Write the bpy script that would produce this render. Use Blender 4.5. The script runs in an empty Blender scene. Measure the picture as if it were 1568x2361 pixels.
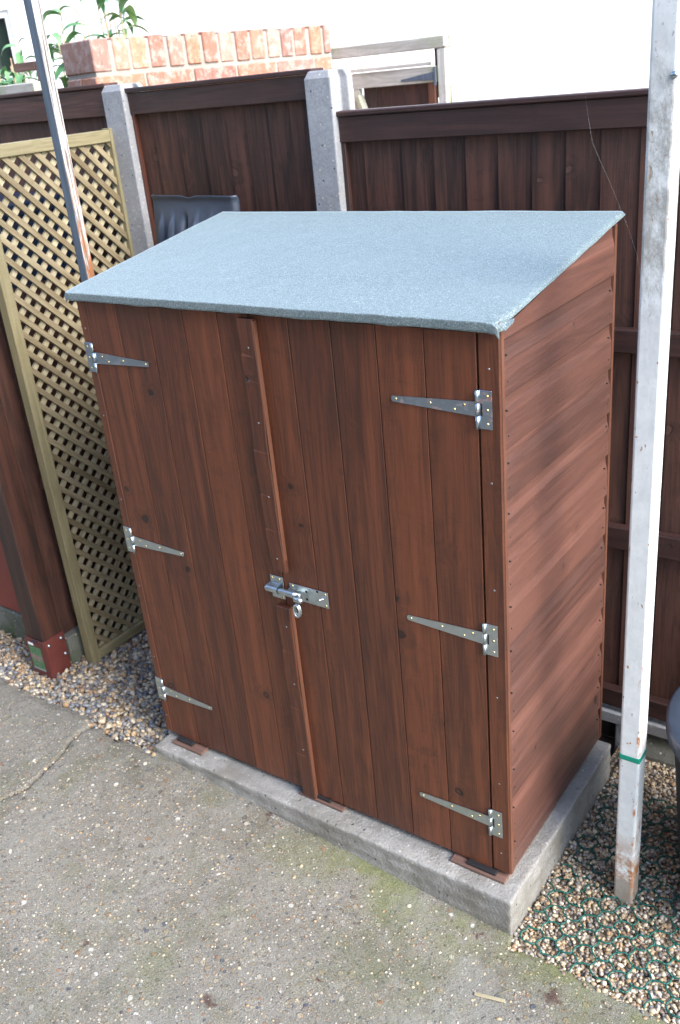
import bpy, bmesh, math, random
import numpy as np
from mathutils import Vector, Matrix, Euler, noise as mnoise
R = math.radians
random.seed(7); rng = np.random.default_rng(7)
sc = bpy.context.scene
col = sc.collection

# ---------------------------------------------------------------- camera
cd = bpy.data.cameras.new('camera'); cam = bpy.data.objects.new('camera', cd); col.objects.link(cam); sc.camera = cam
cam.location = (1.9816, -1.5616, 1.8403)
cam.rotation_euler = (1.1323, 0.0920, 0.6112)
cd.sensor_fit = 'VERTICAL'; cd.sensor_height = 36.0; cd.lens = 36.0 * 2160.94 / 2361.0
cd.clip_start = 0.05; cd.clip_end = 2000
cd.dof.use_dof = True; cd.dof.focus_distance = 2.15; cd.dof.aperture_fstop = 5.0

# ---------------------------------------------------------------- sky, sun, exposure
SUN_AZ, SUN_EL = (1.0, -0.14), 38.0
w = bpy.data.worlds.new('World'); sc.world = w; w.use_nodes = True
wn = w.node_tree; bg = wn.nodes['Background']
sky = wn.nodes.new('ShaderNodeTexSky'); sky.sky_type = 'NISHITA'; sky.sun_disc = False
sky.sun_elevation = R(SUN_EL); sky.sun_rotation = math.atan2(SUN_AZ[0], SUN_AZ[1])
sky.air_density = 1.0; sky.dust_density = 1.2; sky.ozone_density = 1.0; sky.altitude = 0
wn.links.new(sky.outputs[0], bg.inputs[0]); bg.inputs[1].default_value = 0.15
sl = bpy.data.lights.new('sun', 'SUN'); sl.energy = 1.3; sl.angle = R(32); sl.color = (1.0, 0.95, 0.88)
so = bpy.data.objects.new('sun', sl); col.objects.link(so)
d = Vector((SUN_AZ[0], SUN_AZ[1], 0)).normalized() * math.cos(R(SUN_EL)) + Vector((0, 0, math.sin(R(SUN_EL))))
so.rotation_euler = (-d).to_track_quat('-Z', 'Y').to_euler(); so.location = (6, -2, 6)
sc.view_settings.view_transform = 'Standard'; sc.view_settings.look = 'None'
sc.view_settings.gamma = 1.0; sc.view_settings.exposure = 1.98

# ---------------------------------------------------------------- node helpers
class NT:
    def __init__(s, name):
        s.m = bpy.data.materials.new(name); s.m.use_nodes = True; s.t = s.m.node_tree
        s.p = s.t.nodes['Principled BSDF']
    def n(s, typ, ins=None, **props):
        nd = s.t.nodes.new('ShaderNode' + typ)
        for k, v in props.items(): setattr(nd, k, v)
        for k, v in (ins or {}).items(): s.set(nd.inputs[k], v)
        return nd
    def set(s, sock, v):
        if isinstance(v, bpy.types.NodeSocket): s.t.links.new(v, sock)
        elif isinstance(v, bpy.types.Node): s.t.links.new(v.outputs[0], sock)
        else:
            if isinstance(v, tuple) and len(v) == 3 and sock.type == 'RGBA': v = (*v, 1)
            sock.default_value = v
    def attr(s, name='gc'): return s.n('Attribute', attribute_name=name).outputs['Vector']
    def obj(s): return s.n('TexCoord').outputs['Object']
    def geo(s): return s.n('NewGeometry')
    def rnd(s): return s.n('NewGeometry').outputs['Random Per Island']
    def scale(s, v, xyz): return s.n('Mapping', {'Vector': v, 'Scale': xyz}).outputs[0]
    def noise(s, v, sc_, det=4, rough=.55, dist=0):
        return s.n('TexNoise', {'Vector': v, 'Scale': sc_, 'Detail': det, 'Roughness': rough, 'Distortion': dist}).outputs[0]
    def vor(s, v, sc_, rand=1.0, feature='F1'):
        return s.n('TexVoronoi', {'Vector': v, 'Scale': sc_, 'Randomness': rand}, feature=feature)
    def ramp(s, f, stops, interp='LINEAR'):
        nd = s.n('ValToRGB', {'Fac': f}); cr = nd.color_ramp; cr.interpolation = interp
        while len(cr.elements) < len(stops): cr.elements.new(.5)
        for e, (p, c) in zip(cr.elements, stops):
            e.position = p
            if isinstance(c, (int, float)): c = (c, c, c)
            e.color = (*c, 1)
        return nd.outputs[0]
    def mix(s, f, a, b, mode='MIX'):
        nd = s.n('MixRGB', {'Fac': f, 'Color1': a, 'Color2': b}, blend_type=mode); return nd.outputs[0]
    def math(s, op, a, b=0.0, clamp=False):
        nd = s.n('Math', {0: a, 1: b}, operation=op); nd.use_clamp = clamp; return nd.outputs[0]
    def mr(s, v, a, b, c=0.0, d_=1.0):
        return s.n('MapRange', {'Value': v, 'From Min': a, 'From Max': b, 'To Min': c, 'To Max': d_}).outputs[0]
    def bump(s, h, dist, strength=1.0):
        nd = s.n('Bump', {'Height': h, 'Distance': dist, 'Strength': strength}); s.set(s.p.inputs['Normal'], nd.outputs[0])
    def out(s, c, rough=.6, **kw):
        s.set(s.p.inputs['Base Color'], c); s.set(s.p.inputs['Roughness'], rough)
        for k, v in kw.items(): s.set(s.p.inputs[k.replace('_', ' ')], v)
        return s.m

def wood(name, light, dark, knotc, knots=.35, rough=.5, ringk=34, blotch=.5, bumpd=.0006, spec=.5, dirt=None, vary=.45, smudge=.5):
    g = NT(name); v = g.attr(); r = g.rnd(); wn_ = g.n('TexNoise', {'Vector': v, 'Scale': 22.0, 'Detail': 2.0}).outputs[1]
    wv = g.n('VectorMath', {0: v, 1: g.n('VectorMath', {0: wn_, 'Scale': .022}, operation='SCALE').outputs[0]}, operation='ADD').outputs[0]
    vo = g.vor(g.scale(wv, (10, 8, 8)), 1.0); kd = vo.outputs['Distance']; cs = g.n('SeparateColor', {'Color': vo.outputs['Color']})
    selm = g.math('LESS_THAN', cs.outputs[0], knots)
    kr = g.mr(cs.outputs[1], 0, 1, .045, .14)                           # every knot its own size
    core = g.math('MULTIPLY', g.mr(g.math('DIVIDE', kd, kr), 1.0, .8), selm)
    halo = g.math('MULTIPLY', g.mr(g.math('DIVIDE', kd, kr), 3.2, .9), selm)
    n1 = g.noise(g.scale(v, (1.1, 13, 13)), 1.0, 2, .5, .3)
    ring = g.math('ADD', g.math('MULTIPLY', n1, ringk), g.math('MULTIPLY', halo, 4.0))
    ring = g.math('ADD', g.math('MULTIPLY', g.math('SINE', g.math('MULTIPLY', ring, 2.4)), .5), .5)
    fine = g.noise(g.scale(v, (7, 240, 240)), 1.0, 3, .65)
    bl = g.noise(g.scale(v, (2.4, 26, 26)), 1.0, 5, .66)
    f = g.math('ADD', g.math('MULTIPLY', ring, .26), g.math('ADD', g.math('MULTIPLY', g.math('SUBTRACT', g.math('MULTIPLY', fine, 1.7), .35), .55), g.math('MULTIPLY', g.mr(bl, .36, .64), blotch)))
    f = g.math('ADD', f, g.math('MULTIPLY', g.math('SUBTRACT', r, .5), vary))
    c = g.mix(g.mr(f, .28, 1.12), light, dark)
    sm = g.noise(g.scale(v, (24, 15, 15)), 1.0, 6, .72, .4)             # stain lying thicker in smudges across the grain
    c = g.mix(g.math('MULTIPLY', g.mr(sm, .54, .70), smudge), c, dark)
    st = g.mr(g.noise(g.scale(v, (3.0, 40, 40)), 1.0, 4, .65), .58, .68)
    c = g.mix(g.math('MULTIPLY', st, .45), c, dark)
    saw = g.noise(g.scale(v, (330, 20, 20)), 1.0, 3, .6); sawm = g.math('MULTIPLY', g.mr(saw, .50, .62), g.mr(bl, .42, .58))
    c = g.mix(g.math('MULTIPLY', sawm, .32), c, dark)
    c = g.mix(g.math('MULTIPLY', g.mr(g.noise(g.scale(v, (1.6, 30, 30)), 1.0, 3), .54, .70), .38), c, tuple(min(1, x * 1.6) for x in light))
    c = g.mix(g.math('MULTIPLY', halo, .40), c, dark)
    c = g.mix(g.math('MULTIPLY', core, .85), c, knotc)
    ctr = g.math('MULTIPLY', g.mr(g.math('DIVIDE', kd, kr), .55, .35), g.math('MULTIPLY', selm, g.math('GREATER_THAN', cs.outputs[2], .55)))
    c = g.mix(g.math('MULTIPLY', ctr, .7), c, tuple(x * .9 for x in light))
    if dirt:
        c = g.mix(g.mr(g.noise(g.obj(), 7, 5, .65), .52, .68), c, dirt)
    h = g.math('ADD', g.math('MULTIPLY', fine, .6), g.math('ADD', g.math('MULTIPLY', ring, .2), g.math('ADD', g.math('MULTIPLY', core, -1.2), g.math('MULTIPLY', saw, .25))))
    g.bump(h, bumpd)
    return g.out(c, g.mr(fine, .3, .7, rough - .1, rough + .12), Specular_IOR_Level=spec)

def concrete(name, a, b, sp=(.55, .5, .42), bumpd=.0015, grime=None, pits=True, pitk=.72):
    g = NT(name); o = g.obj()
    n = g.noise(o, 9, 6, .65); n2 = g.noise(o, 140, 3, .6)
    c = g.mix(g.mr(n, .35, .65), a, b)
    c = g.mix(g.math('MULTIPLY', g.mr(n2, .35, .7), .5), c, tuple(x * .5 for x in a))
    vo = g.vor(o, 120); sel = g.n('SeparateColor', {'Color': vo.outputs['Color']}).outputs[0]
    c = g.mix(g.math('MULTIPLY', g.math('GREATER_THAN', sel, .955), g.mr(vo.outputs['Distance'], .45, .3)), c, sp)
    pv = g.vor(o, 38); ps = g.n('SeparateColor', {'Color': pv.outputs['Color']}).outputs[1]
    pit = g.math('MULTIPLY', g.math('GREATER_THAN', ps, pitk), g.mr(pv.outputs['Distance'], .16, .09))
    if pits: c = g.mix(g.math('MULTIPLY', pit, .8), c, tuple(x * .22 for x in a))
    if grime: c = g.mix(g.mr(g.noise(o, 5, 5, .7), .5, .68), c, grime)
    h = g.math('SUBTRACT', g.math('ADD', n2, g.math('MULTIPLY', n, 2)), pit)
    g.bump(h, bumpd)
    return g.out(c, .85, Specular_IOR_Level=.3)

def plain(name, c, rough=.5, metal=0.0, var=.25, sc_=30, bumpd=0, spec=.5):
    g = NT(name); n = g.noise(g.obj(), sc_, 5, .6)
    cc = g.mix(n, tuple(x * (1 - var) for x in c), tuple(min(1, x * (1 + var)) for x in c))
    if bumpd: g.bump(n, bumpd)
    return g.out(cc, g.mr(n, .3, .7, rough - .06, rough + .08), Metallic=metal, Specular_IOR_Level=spec)

M = {}
M['door_wood'] = wood('stained_door_wood', (.148, .045, .0195), (.060, .0210, .0120), (.016, .009, .007), knots=.75, rough=.50, blotch=.42, vary=.5, smudge=.6, bumpd=.0009)
M['side_wood'] = wood('stained_siding_wood', (.138, .062, .046), (.080, .038, .030), (.028, .015, .013), knots=.75, rough=.42, blotch=.40, spec=.7, smudge=.12, vary=1.0)
M['edge_wood'] = wood('light_wood_and_lit_edge', (.15, .062, .036), (.09, .036, .022), (.06, .024, .017), knots=.05, rough=.5, blotch=.3)  # lighter stained wood; on the side edges it paints in the light they catch
M['fence_wood'] = wood('dark_stained_fence_wood', (.088, .037, .026), (.026, .0125, .010), (.090, .045, .034), knots=.40, rough=.6, blotch=.55, bumpd=.0008)
M['fence_frame'] = wood('purple_brown_fence_frame', (.062, .029, .025), (.028, .014, .0125), (.016, .009, .008), knots=.12, rough=.5, blotch=.5)
M['red_batten'] = wood('red_brown_batten', (.12, .038, .022), (.06, .02, .014), (.04, .015, .012), knots=.05, rough=.5)
M['left_fence'] = wood('warm_brown_fence_wood', (.11, .048, .034), (.045, .021, .016), (.02, .011, .009), knots=.15, rough=.6)
M['trellis_wood'] = wood('pressure_treated_pine', (.27, .235, .135), (.17, .145, .075), (.13, .09, .045), knots=.10, rough=.6, blotch=.4)
M['trellis_lath'] = wood('pressure_treated_lath', (.30, .25, .155), (.15, .112, .058), (.10, .07, .035), knots=.12, rough=.62, blotch=.55)
M['trellis_pale'] = wood('pressure_treated_lath_lit', (.40, .355, .24), (.26, .22, .13), (.14, .10, .05), knots=.12, rough=.62, blotch=.4)  # lighter lath copy with the light on the back laths in its colour
M['old_wood'] = wood('silvered_wood', (.64, .62, .56), (.40, .38, .33), (.16, .14, .12), knots=.25, rough=.8, dirt=(.38, .40, .28))
M['pale_wood'] = wood('offcut_wood', (.20, .11, .085), (.12, .07, .055), (.06, .04, .03), knots=.05, rough=.7)
M['brown_post'] = wood('brown_painted_post', (.07, .027, .018), (.022, .011, .009), (.02, .011, .010), knots=.1, rough=.5, blotch=.7)
M['red_board'] = plain('red_painted_board', (.21, .042, .030), .45, var=.3, sc_=6)
M['shoe_red'] = plain('red_oxide_painted_steel', (.105, .026, .022), .5, var=.4, sc_=14)
M['plinth'] = concrete('plinth_concrete', (.40, .395, .375), (.27, .26, .24), bumpd=.0035, grime=(.21, .20, .175))
M['post_conc'] = concrete('precast_concrete', (.40, .41, .43), (.31, .32, .34), bumpd=.001, pitk=.9)
M['dark_conc'] = concrete('mossy_concrete', (.20, .20, .18), (.12, .125, .105), bumpd=.0015, grime=(.075, .10, .05))
M['mortar'] = concrete('lime_mortar', (.42, .40, .36), (.34, .32, .28), bumpd=.001, pits=False)
M['zinc'] = plain('zinc_plated_steel', (.52, .58, .60), .40, 1.0, .12, 60, .0001)
M['zinc_smear'] = None
M['screw'] = plain('yellow_passivated_screw', (.62, .52, .24), .35, 1.0, .2, 200)
M['black_plastic'] = plain('black_plastic', (.018, .020, .024), .42, 0, .2, 20)
M['grey_plastic'] = plain('grey_black_plastic', (.042, .056, .082), .34, 0, .25, 30, .0003)
M['navy_plastic'] = plain('navy_plastic', (.012, .022, .05), .3, 0, .2, 20)
M['green_tape'] = plain('green_tape', (.0, .26, .17), .4, 0, .15, 40)
M['green_mesh'] = plain('green_plastic_mesh', (.008, .10, .078), .45, 0, .3, 60)
M['void'] = plain('dark_gap_shade', (.012, .009, .008), .9, 0, .2)  # near-black painted in for the shade inside gaps, slots and holes
M['white_render'] = plain('white_render', (.88, .88, .88), .9, 0, .02, 8)
M['white_upvc'] = plain('white_frame', (.82, .84, .86), .4, 0, .04)
M['glass_dark'] = NT('dark_window_glass').out((.02, .035, .028), .05)
M['stem'] = plain('woody_stem', (.42, .30, .19), .8, 0, .3, 60)
M['shim_black'] = plain('black_packer', (.02, .02, .022), .5, 0, .2)
M['soil'] = plain('damp_earth', (.06, .045, .032), .95, 0, .4, 30, .004)

def zinc_smear():
    g = NT('sky_tinted_zinc_with_stain_smears'); v = g.obj()
    n = g.noise(g.scale(v, (30, 30, 90)), 1.0, 5, .7)
    e = g.noise(v, 14, 4, .6)
    s = g.math('MULTIPLY', g.mr(n, .53, .60), g.mr(e, .42, .58))
    c = g.mix(s, (.46, .56, .66), (.28, .12, .08))  # blue base paints in the sky's reflection; the brown is smeared stain
    g.set(g.p.inputs['Metallic'], g.mr(s, 0, 1, 1, .1))
    g.bump(n, .0001)
    return g.out(c, g.mr(s, 0, 1, .28, .6))
M['zinc_smear'] = zinc_smear()

def felt():
    g = NT('green_mineral_felt'); o = g.obj()
    v1 = g.vor(o, 620); r1 = g.n('SeparateColor', {'Color': v1.outputs['Color']}).outputs[0]
    n = g.noise(o, 260, 3, .6); big = g.noise(g.scale(o, (3, 9, 3)), 1.0, 4, .6)
    c = g.ramp(r1, [(0, (.065, .10, .105)), (.45, (.11, .155, .165)), (.8, (.17, .23, .245)), (1, (.38, .46, .50))])
    c = g.mix(g.math('MULTIPLY', g.mr(big, .35, .65), .35), c, (.16, .225, .24))
    sm = g.math('MULTIPLY', g.mr(g.noise(g.scale(o, (9, 32, 9)), 1.0, 5, .72), .66, .74), .6)
    c = g.mix(sm, c, (.6, .66, .66))
    g.bump(g.math('ADD', n, r1), .0009)
    return g.out(c, .62, Specular_IOR_Level=1.0, Sheen_Weight=.62, Sheen_Roughness=.35, Sheen_Tint=(.72, .90, 1.0))
M['felt'] = felt()

def white_paint():
    g = NT('flaking_white_paint'); o = g.obj(); z = g.n('SeparateXYZ', {0: o}).outputs[2]
    n = g.noise(o, 28, 6, .7); n2 = g.noise(g.scale(o, (60, 60, 22)), 1.0, 5, .65); n3 = g.noise(o, 120, 4, .6)
    c = g.mix(g.mr(n, .35, .65), (.74, .77, .77), (.62, .655, .66))
    ge = g.mr(z, 1.42, 1.62); ge2 = g.mr(z, 2.02, 1.86)
    grime = g.math('MULTIPLY', g.math('MULTIPLY', ge, ge2), g.mr(g.noise(g.scale(o, (18, 18, 11)), 1.0, 8, .78), .40, .56))
    c = g.mix(g.math('MULTIPLY', grime, .72), c, (.24, .225, .20))
    sp = g.math('MULTIPLY', g.mr(n3, .62, .68), g.mr(z, 1.3, 1.9, .15, .9))
    c = g.mix(sp, c, (.25, .22, .19))
    chip = g.mr(n2, .655, .685)
    c = g.mix(chip, c, (.36, .27, .20))
    rust = g.math('MULTIPLY', g.mr(z, .22, .10), g.mr(n, .42, .56))
    c = g.mix(rust, c, (.36, .17, .065))
    low = g.mr(z, .075, .055)
    c = g.mix(g.math('MULTIPLY', low, .9), c, (.30, .27, .23))
    # rust runs down the front right arris
    x = g.n('SeparateXYZ', {0: o}).outputs[0]
    edge = g.math('MULTIPLY', g.mr(g.math('ABSOLUTE', g.math('SUBTRACT', x, .020)), .009, .002), g.mr(g.noise(g.scale(o, (40, 40, 11)), 1.0, 5, .7), .54, .62))
    edge = g.math('MULTIPLY', edge, g.mr(z, 1.0, .7))
    c = g.mix(edge, c, (.45, .17, .05))
    sp2 = g.math('GREATER_THAN', g.noise(o, 55, 2, .5), .735)
    c = g.mix(sp2, c, (.40, .19, .09))
    g.bump(g.math('ADD', g.math('MULTIPLY', chip, -2), g.math('ADD', n2, grime)), .0009)
    return g.out(c, .5)
M['white_paint'] = white_paint()

def grey_steel():
    g = NT('weathered_dark_steel'); o = g.obj(); z = g.n('SeparateXYZ', {0: o}).outputs[2]
    n = g.noise(g.scale(o, (90, 90, 6)), 1.0, 5, .65)
    c = g.mix(g.mr(n, .35, .65), (.12, .16, .215), (.075, .10, .135))
    return g.out(c, .5)
def lit_side_steel():  # rust and peeling, over a pale base that paints in the side light
    g = NT('peeling_lit_side_steel'); o = g.obj(); z = g.n('SeparateXYZ', {0: o}).outputs[2]
    n = g.noise(g.scale(o, (160, 160, 7)), 1.0, 6, .7); n2 = g.noise(g.scale(o, (90, 90, 14)), 1.0, 6, .7)
    c = g.mix(g.mr(n, .45, .56), (.62, .60, .57), (.16, .14, .13))
    c = g.mix(g.math('MULTIPLY', g.mr(n2, .44, .55), g.mr(z, 1.95, 1.55)), c, (.30, .12, .045))
    return g.out(c, .6)
M['grey_steel'] = grey_steel(); M['lit_side_steel'] = lit_side_steel()

PEB = [(0, (.42, .31, .18)), (.14, (.56, .45, .29)), (.30, (.28, .20, .13)), (.37, (.40, .36, .30)), (.5, (.60, .52, .39)),
       (.62, (.15, .145, .14)), (.69, (.36, .22, .11)), (.8, (.64, .58, .48)), (.88, (.21, .16, .115)), (.95, (.40, .37, .33)), (1, (.75, .72, .66))]
PEBL = [(0, (.17, .16, .15)), (.11, (.44, .31, .17)), (.24, (.115, .125, .15)), (.33, (.30, .24, .17)), (.45, (.56, .47, .33)),
        (.58, (.15, .11, .08)), (.66, (.24, .24, .235)), (.75, (.36, .21, .10)), (.83, (.60, .52, .40)), (.93, (.17, .19, .22)), (1, (.7, .68, .62))]
def pebble(name, stops):
    g = NT(name); r = g.rnd(); o = g.obj()
    c = g.ramp(r, stops, 'CONSTANT')
    n = g.noise(o, 160, 4, .6)
    c = g.mix(g.mr(n, .3, .7), g.mix(.18, c, (.03, .02, .015)), g.mix(.12, c, (.7, .66, .6)))
    g.bump(n, .0005)
    return g.out(c, .55, Specular_IOR_Level=.45)
M['pebble'] = pebble('tan_shingle', PEB); M['pebble_left'] = pebble('mixed_river_gravel', PEBL)

def gravel_sheet(name, stops, s_):
    g = NT(name); o = g.obj(); vo = g.vor(o, s_); r = g.n('SeparateColor', {'Color': vo.outputs['Color']}).outputs[0]
    c = g.ramp(r, stops, 'CONSTANT'); c = g.mix(g.mr(vo.outputs['Distance'], .25, .6), c, (.09, .07, .05))
    g.bump(g.math('SUBTRACT', 1.0, vo.outputs['Distance']), .005)
    return g.out(c, .7)
M['sheet'] = gravel_sheet('fine_shingle_bed', PEB, 95)
M['sheet_left'] = gravel_sheet('gravel_bed', PEBL, 60)

def drive_mat():
    g = NT('exposed_aggregate_concrete'); o = g.obj()
    lo = g.noise(o, 2.6, 5, .6); mid = g.noise(o, 12, 5, .65); hi = g.noise(o, 260, 4, .65)
    c = g.mix(g.mr(lo, .38, .62), (.258, .246, .208), (.168, .156, .124))
    c = g.mix(g.math('MULTIPLY', g.mr(mid, .4, .62), .55), c, (.31, .295, .26))
    c = g.mix(g.math('MULTIPLY', g.mr(hi, .42, .62), .45), c, (.105, .095, .080))
    expo = g.mr(g.math('ADD', g.math('MULTIPLY', lo, .6), g.math('MULTIPLY', mid, .4)), .36, .56)   # where the fines have worn away
    h = hi
    wv = g.n('VectorMath', {0: o, 1: g.n('VectorMath', {0: g.n('TexNoise', {'Vector': o, 'Scale': 60.0}).outputs[1], 'Scale': .009}, operation='SCALE').outputs[0]}, operation='ADD').outputs[0]
    for s_, th, rad, am in ((300, .42, .46, .55), (170, .56, .44, .7), (98, .74, .40, .85), (50, .84, .38, .85)):
        vo = g.vor(wv, s_); cs = g.n('SeparateColor', {'Color': vo.outputs['Color']})
        m_ = g.math('MULTIPLY', g.math('GREATER_THAN', cs.outputs[0], th), g.mr(vo.outputs['Distance'], rad, rad - .06))
        m_ = g.math('MULTIPLY', m_, g.mr(expo, 0, 1, .45, 1))
        pc = g.ramp(cs.outputs[1], [(0, (.30, .235, .15)), (.2, (.40, .34, .24)), (.36, (.115, .095, .075)), (.48, (.34, .31, .27)), (.6, (.50, .46, .38)),
                                    (.72, (.075, .09, .12)), (.79, (.30, .15, .07)), (.86, (.19, .18, .17)), (.95, (.68, .66, .60)), (1, (.7, .7, .7))], 'CONSTANT')
        c = g.mix(g.math('MULTIPLY', m_, am), c, pc)
        h = g.math('ADD', h, g.math('MULTIPLY', m_, .9))
    moss = g.math('MULTIPLY', g.mr(g.noise(o, 4.2, 6, .7), .50, .66), g.mr(hi, .3, .6))
    c = g.mix(g.math('MULTIPLY', moss, .55), c, (.125, .145, .055))
    y = g.n('SeparateXYZ', {0: o}).outputs[1]; xx = g.n('SeparateXYZ', {0: o}).outputs[0]
    em = g.math('MULTIPLY', g.mr(y, -.26, -.08), g.mr(g.noise(o, 7, 6, .7), .43, .60))
    em = g.math('MULTIPLY', em, g.mr(xx, .35, .8))
    c = g.mix(g.math('MULTIPLY', em, .7), c, (.17, .19, .065))
    bald = g.mr(g.noise(o, 3.3, 4, .6), .56, .66)
    c = g.mix(g.math('MULTIPLY', bald, .6), c, (.268, .262, .235))
    wob = g.n('VectorMath', {0: g.n('TexNoise', {'Vector': o, 'Scale': 45.0, 'Detail': 5.0}).outputs[1], 'Scale': .07}, operation='SCALE').outputs[0]
    wo = g.n('VectorMath', {0: o, 1: wob}, operation='ADD').outputs[0]
    for (sx, sy, r_) in ((1.38, -.166, .026), (.717, -.61, .024), (.467, -.075, .012), (.60, -.30, .008), (1.16, -.10, .010), (.35, -.66, .013), (.9, -.42, .007)):
        dd = g.n('VectorMath', {0: g.n('VectorMath', {0: wo, 1: (1, 1, 0)}, operation='MULTIPLY').outputs[0], 1: (sx + .035, sy + .035, 0)}, operation='DISTANCE').outputs['Value']
        c = g.mix(g.math('MULTIPLY', g.mr(dd, r_, r_ * .35), .75), c, (.075, .028, .022))
    g.bump(h, .0022)
    return g.out(c, .85, Specular_IOR_Level=.3)
M['drive'] = drive_mat()

def brick():
    g = NT('old_red_brick'); r = g.rnd(); o = g.obj()
    c = g.ramp(r, [(0, (.40, .13, .06)), (.2, (.30, .10, .07)), (.4, (.46, .17, .08)), (.55, (.33, .17, .13)), (.7, (.27, .10, .075)), (.85, (.42, .24, .19)), (1, (.50, .2, .09))])
    n = g.noise(o, 26, 6, .7)
    c = g.mix(.14, c, (.50, .42, .36)); c = g.mix(g.math('MULTIPLY', g.mr(n, .46, .68), .6), c, (.60, .54, .48))
    c = g.mix(g.math('MULTIPLY', g.mr(g.noise(o, 60, 4), .58, .7), .6), c, (.10, .08, .06))
    g.bump(n, .003); return g.out(c, .85)
M['brick'] = brick()
M['brick_far'] = plain('plain_red_brick', (.24, .19, .17), .9, 0, .3, 20)
def leaf():
    g = NT('green_leaf'); r = g.rnd()
    c = g.ramp(r, [(0, (.09, .24, .10)), (.5, (.16, .36, .15)), (1, (.30, .46, .18))])
    return g.out(c, .45, Transmission_Weight=0.0, Subsurface_Weight=.0)
M['leaf'] = leaf()
def sticker():
    g = NT('torn_product_sticker'); z = g.n('SeparateXYZ', {0: g.obj()}).outputs[2]; n = g.noise(g.obj(), 110, 3, .6)
    c = g.ramp(g.math('ADD', z, g.math('MULTIPLY', g.math('SUBTRACT', n, .5), .012)), [(0, (.20, .25, .25)), (.062, (.26, .31, .30)), (.072, (.05, .14, .06)), (.098, (.08, .17, .08)), (.115, (.26, .15, .15)), (.13, (.06, .16, .07))])
    c = g.mix(g.mr(n, .55, .7), c, (.25, .3, .28))
    return g.out(c, .5)
M['sticker'] = sticker()

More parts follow.
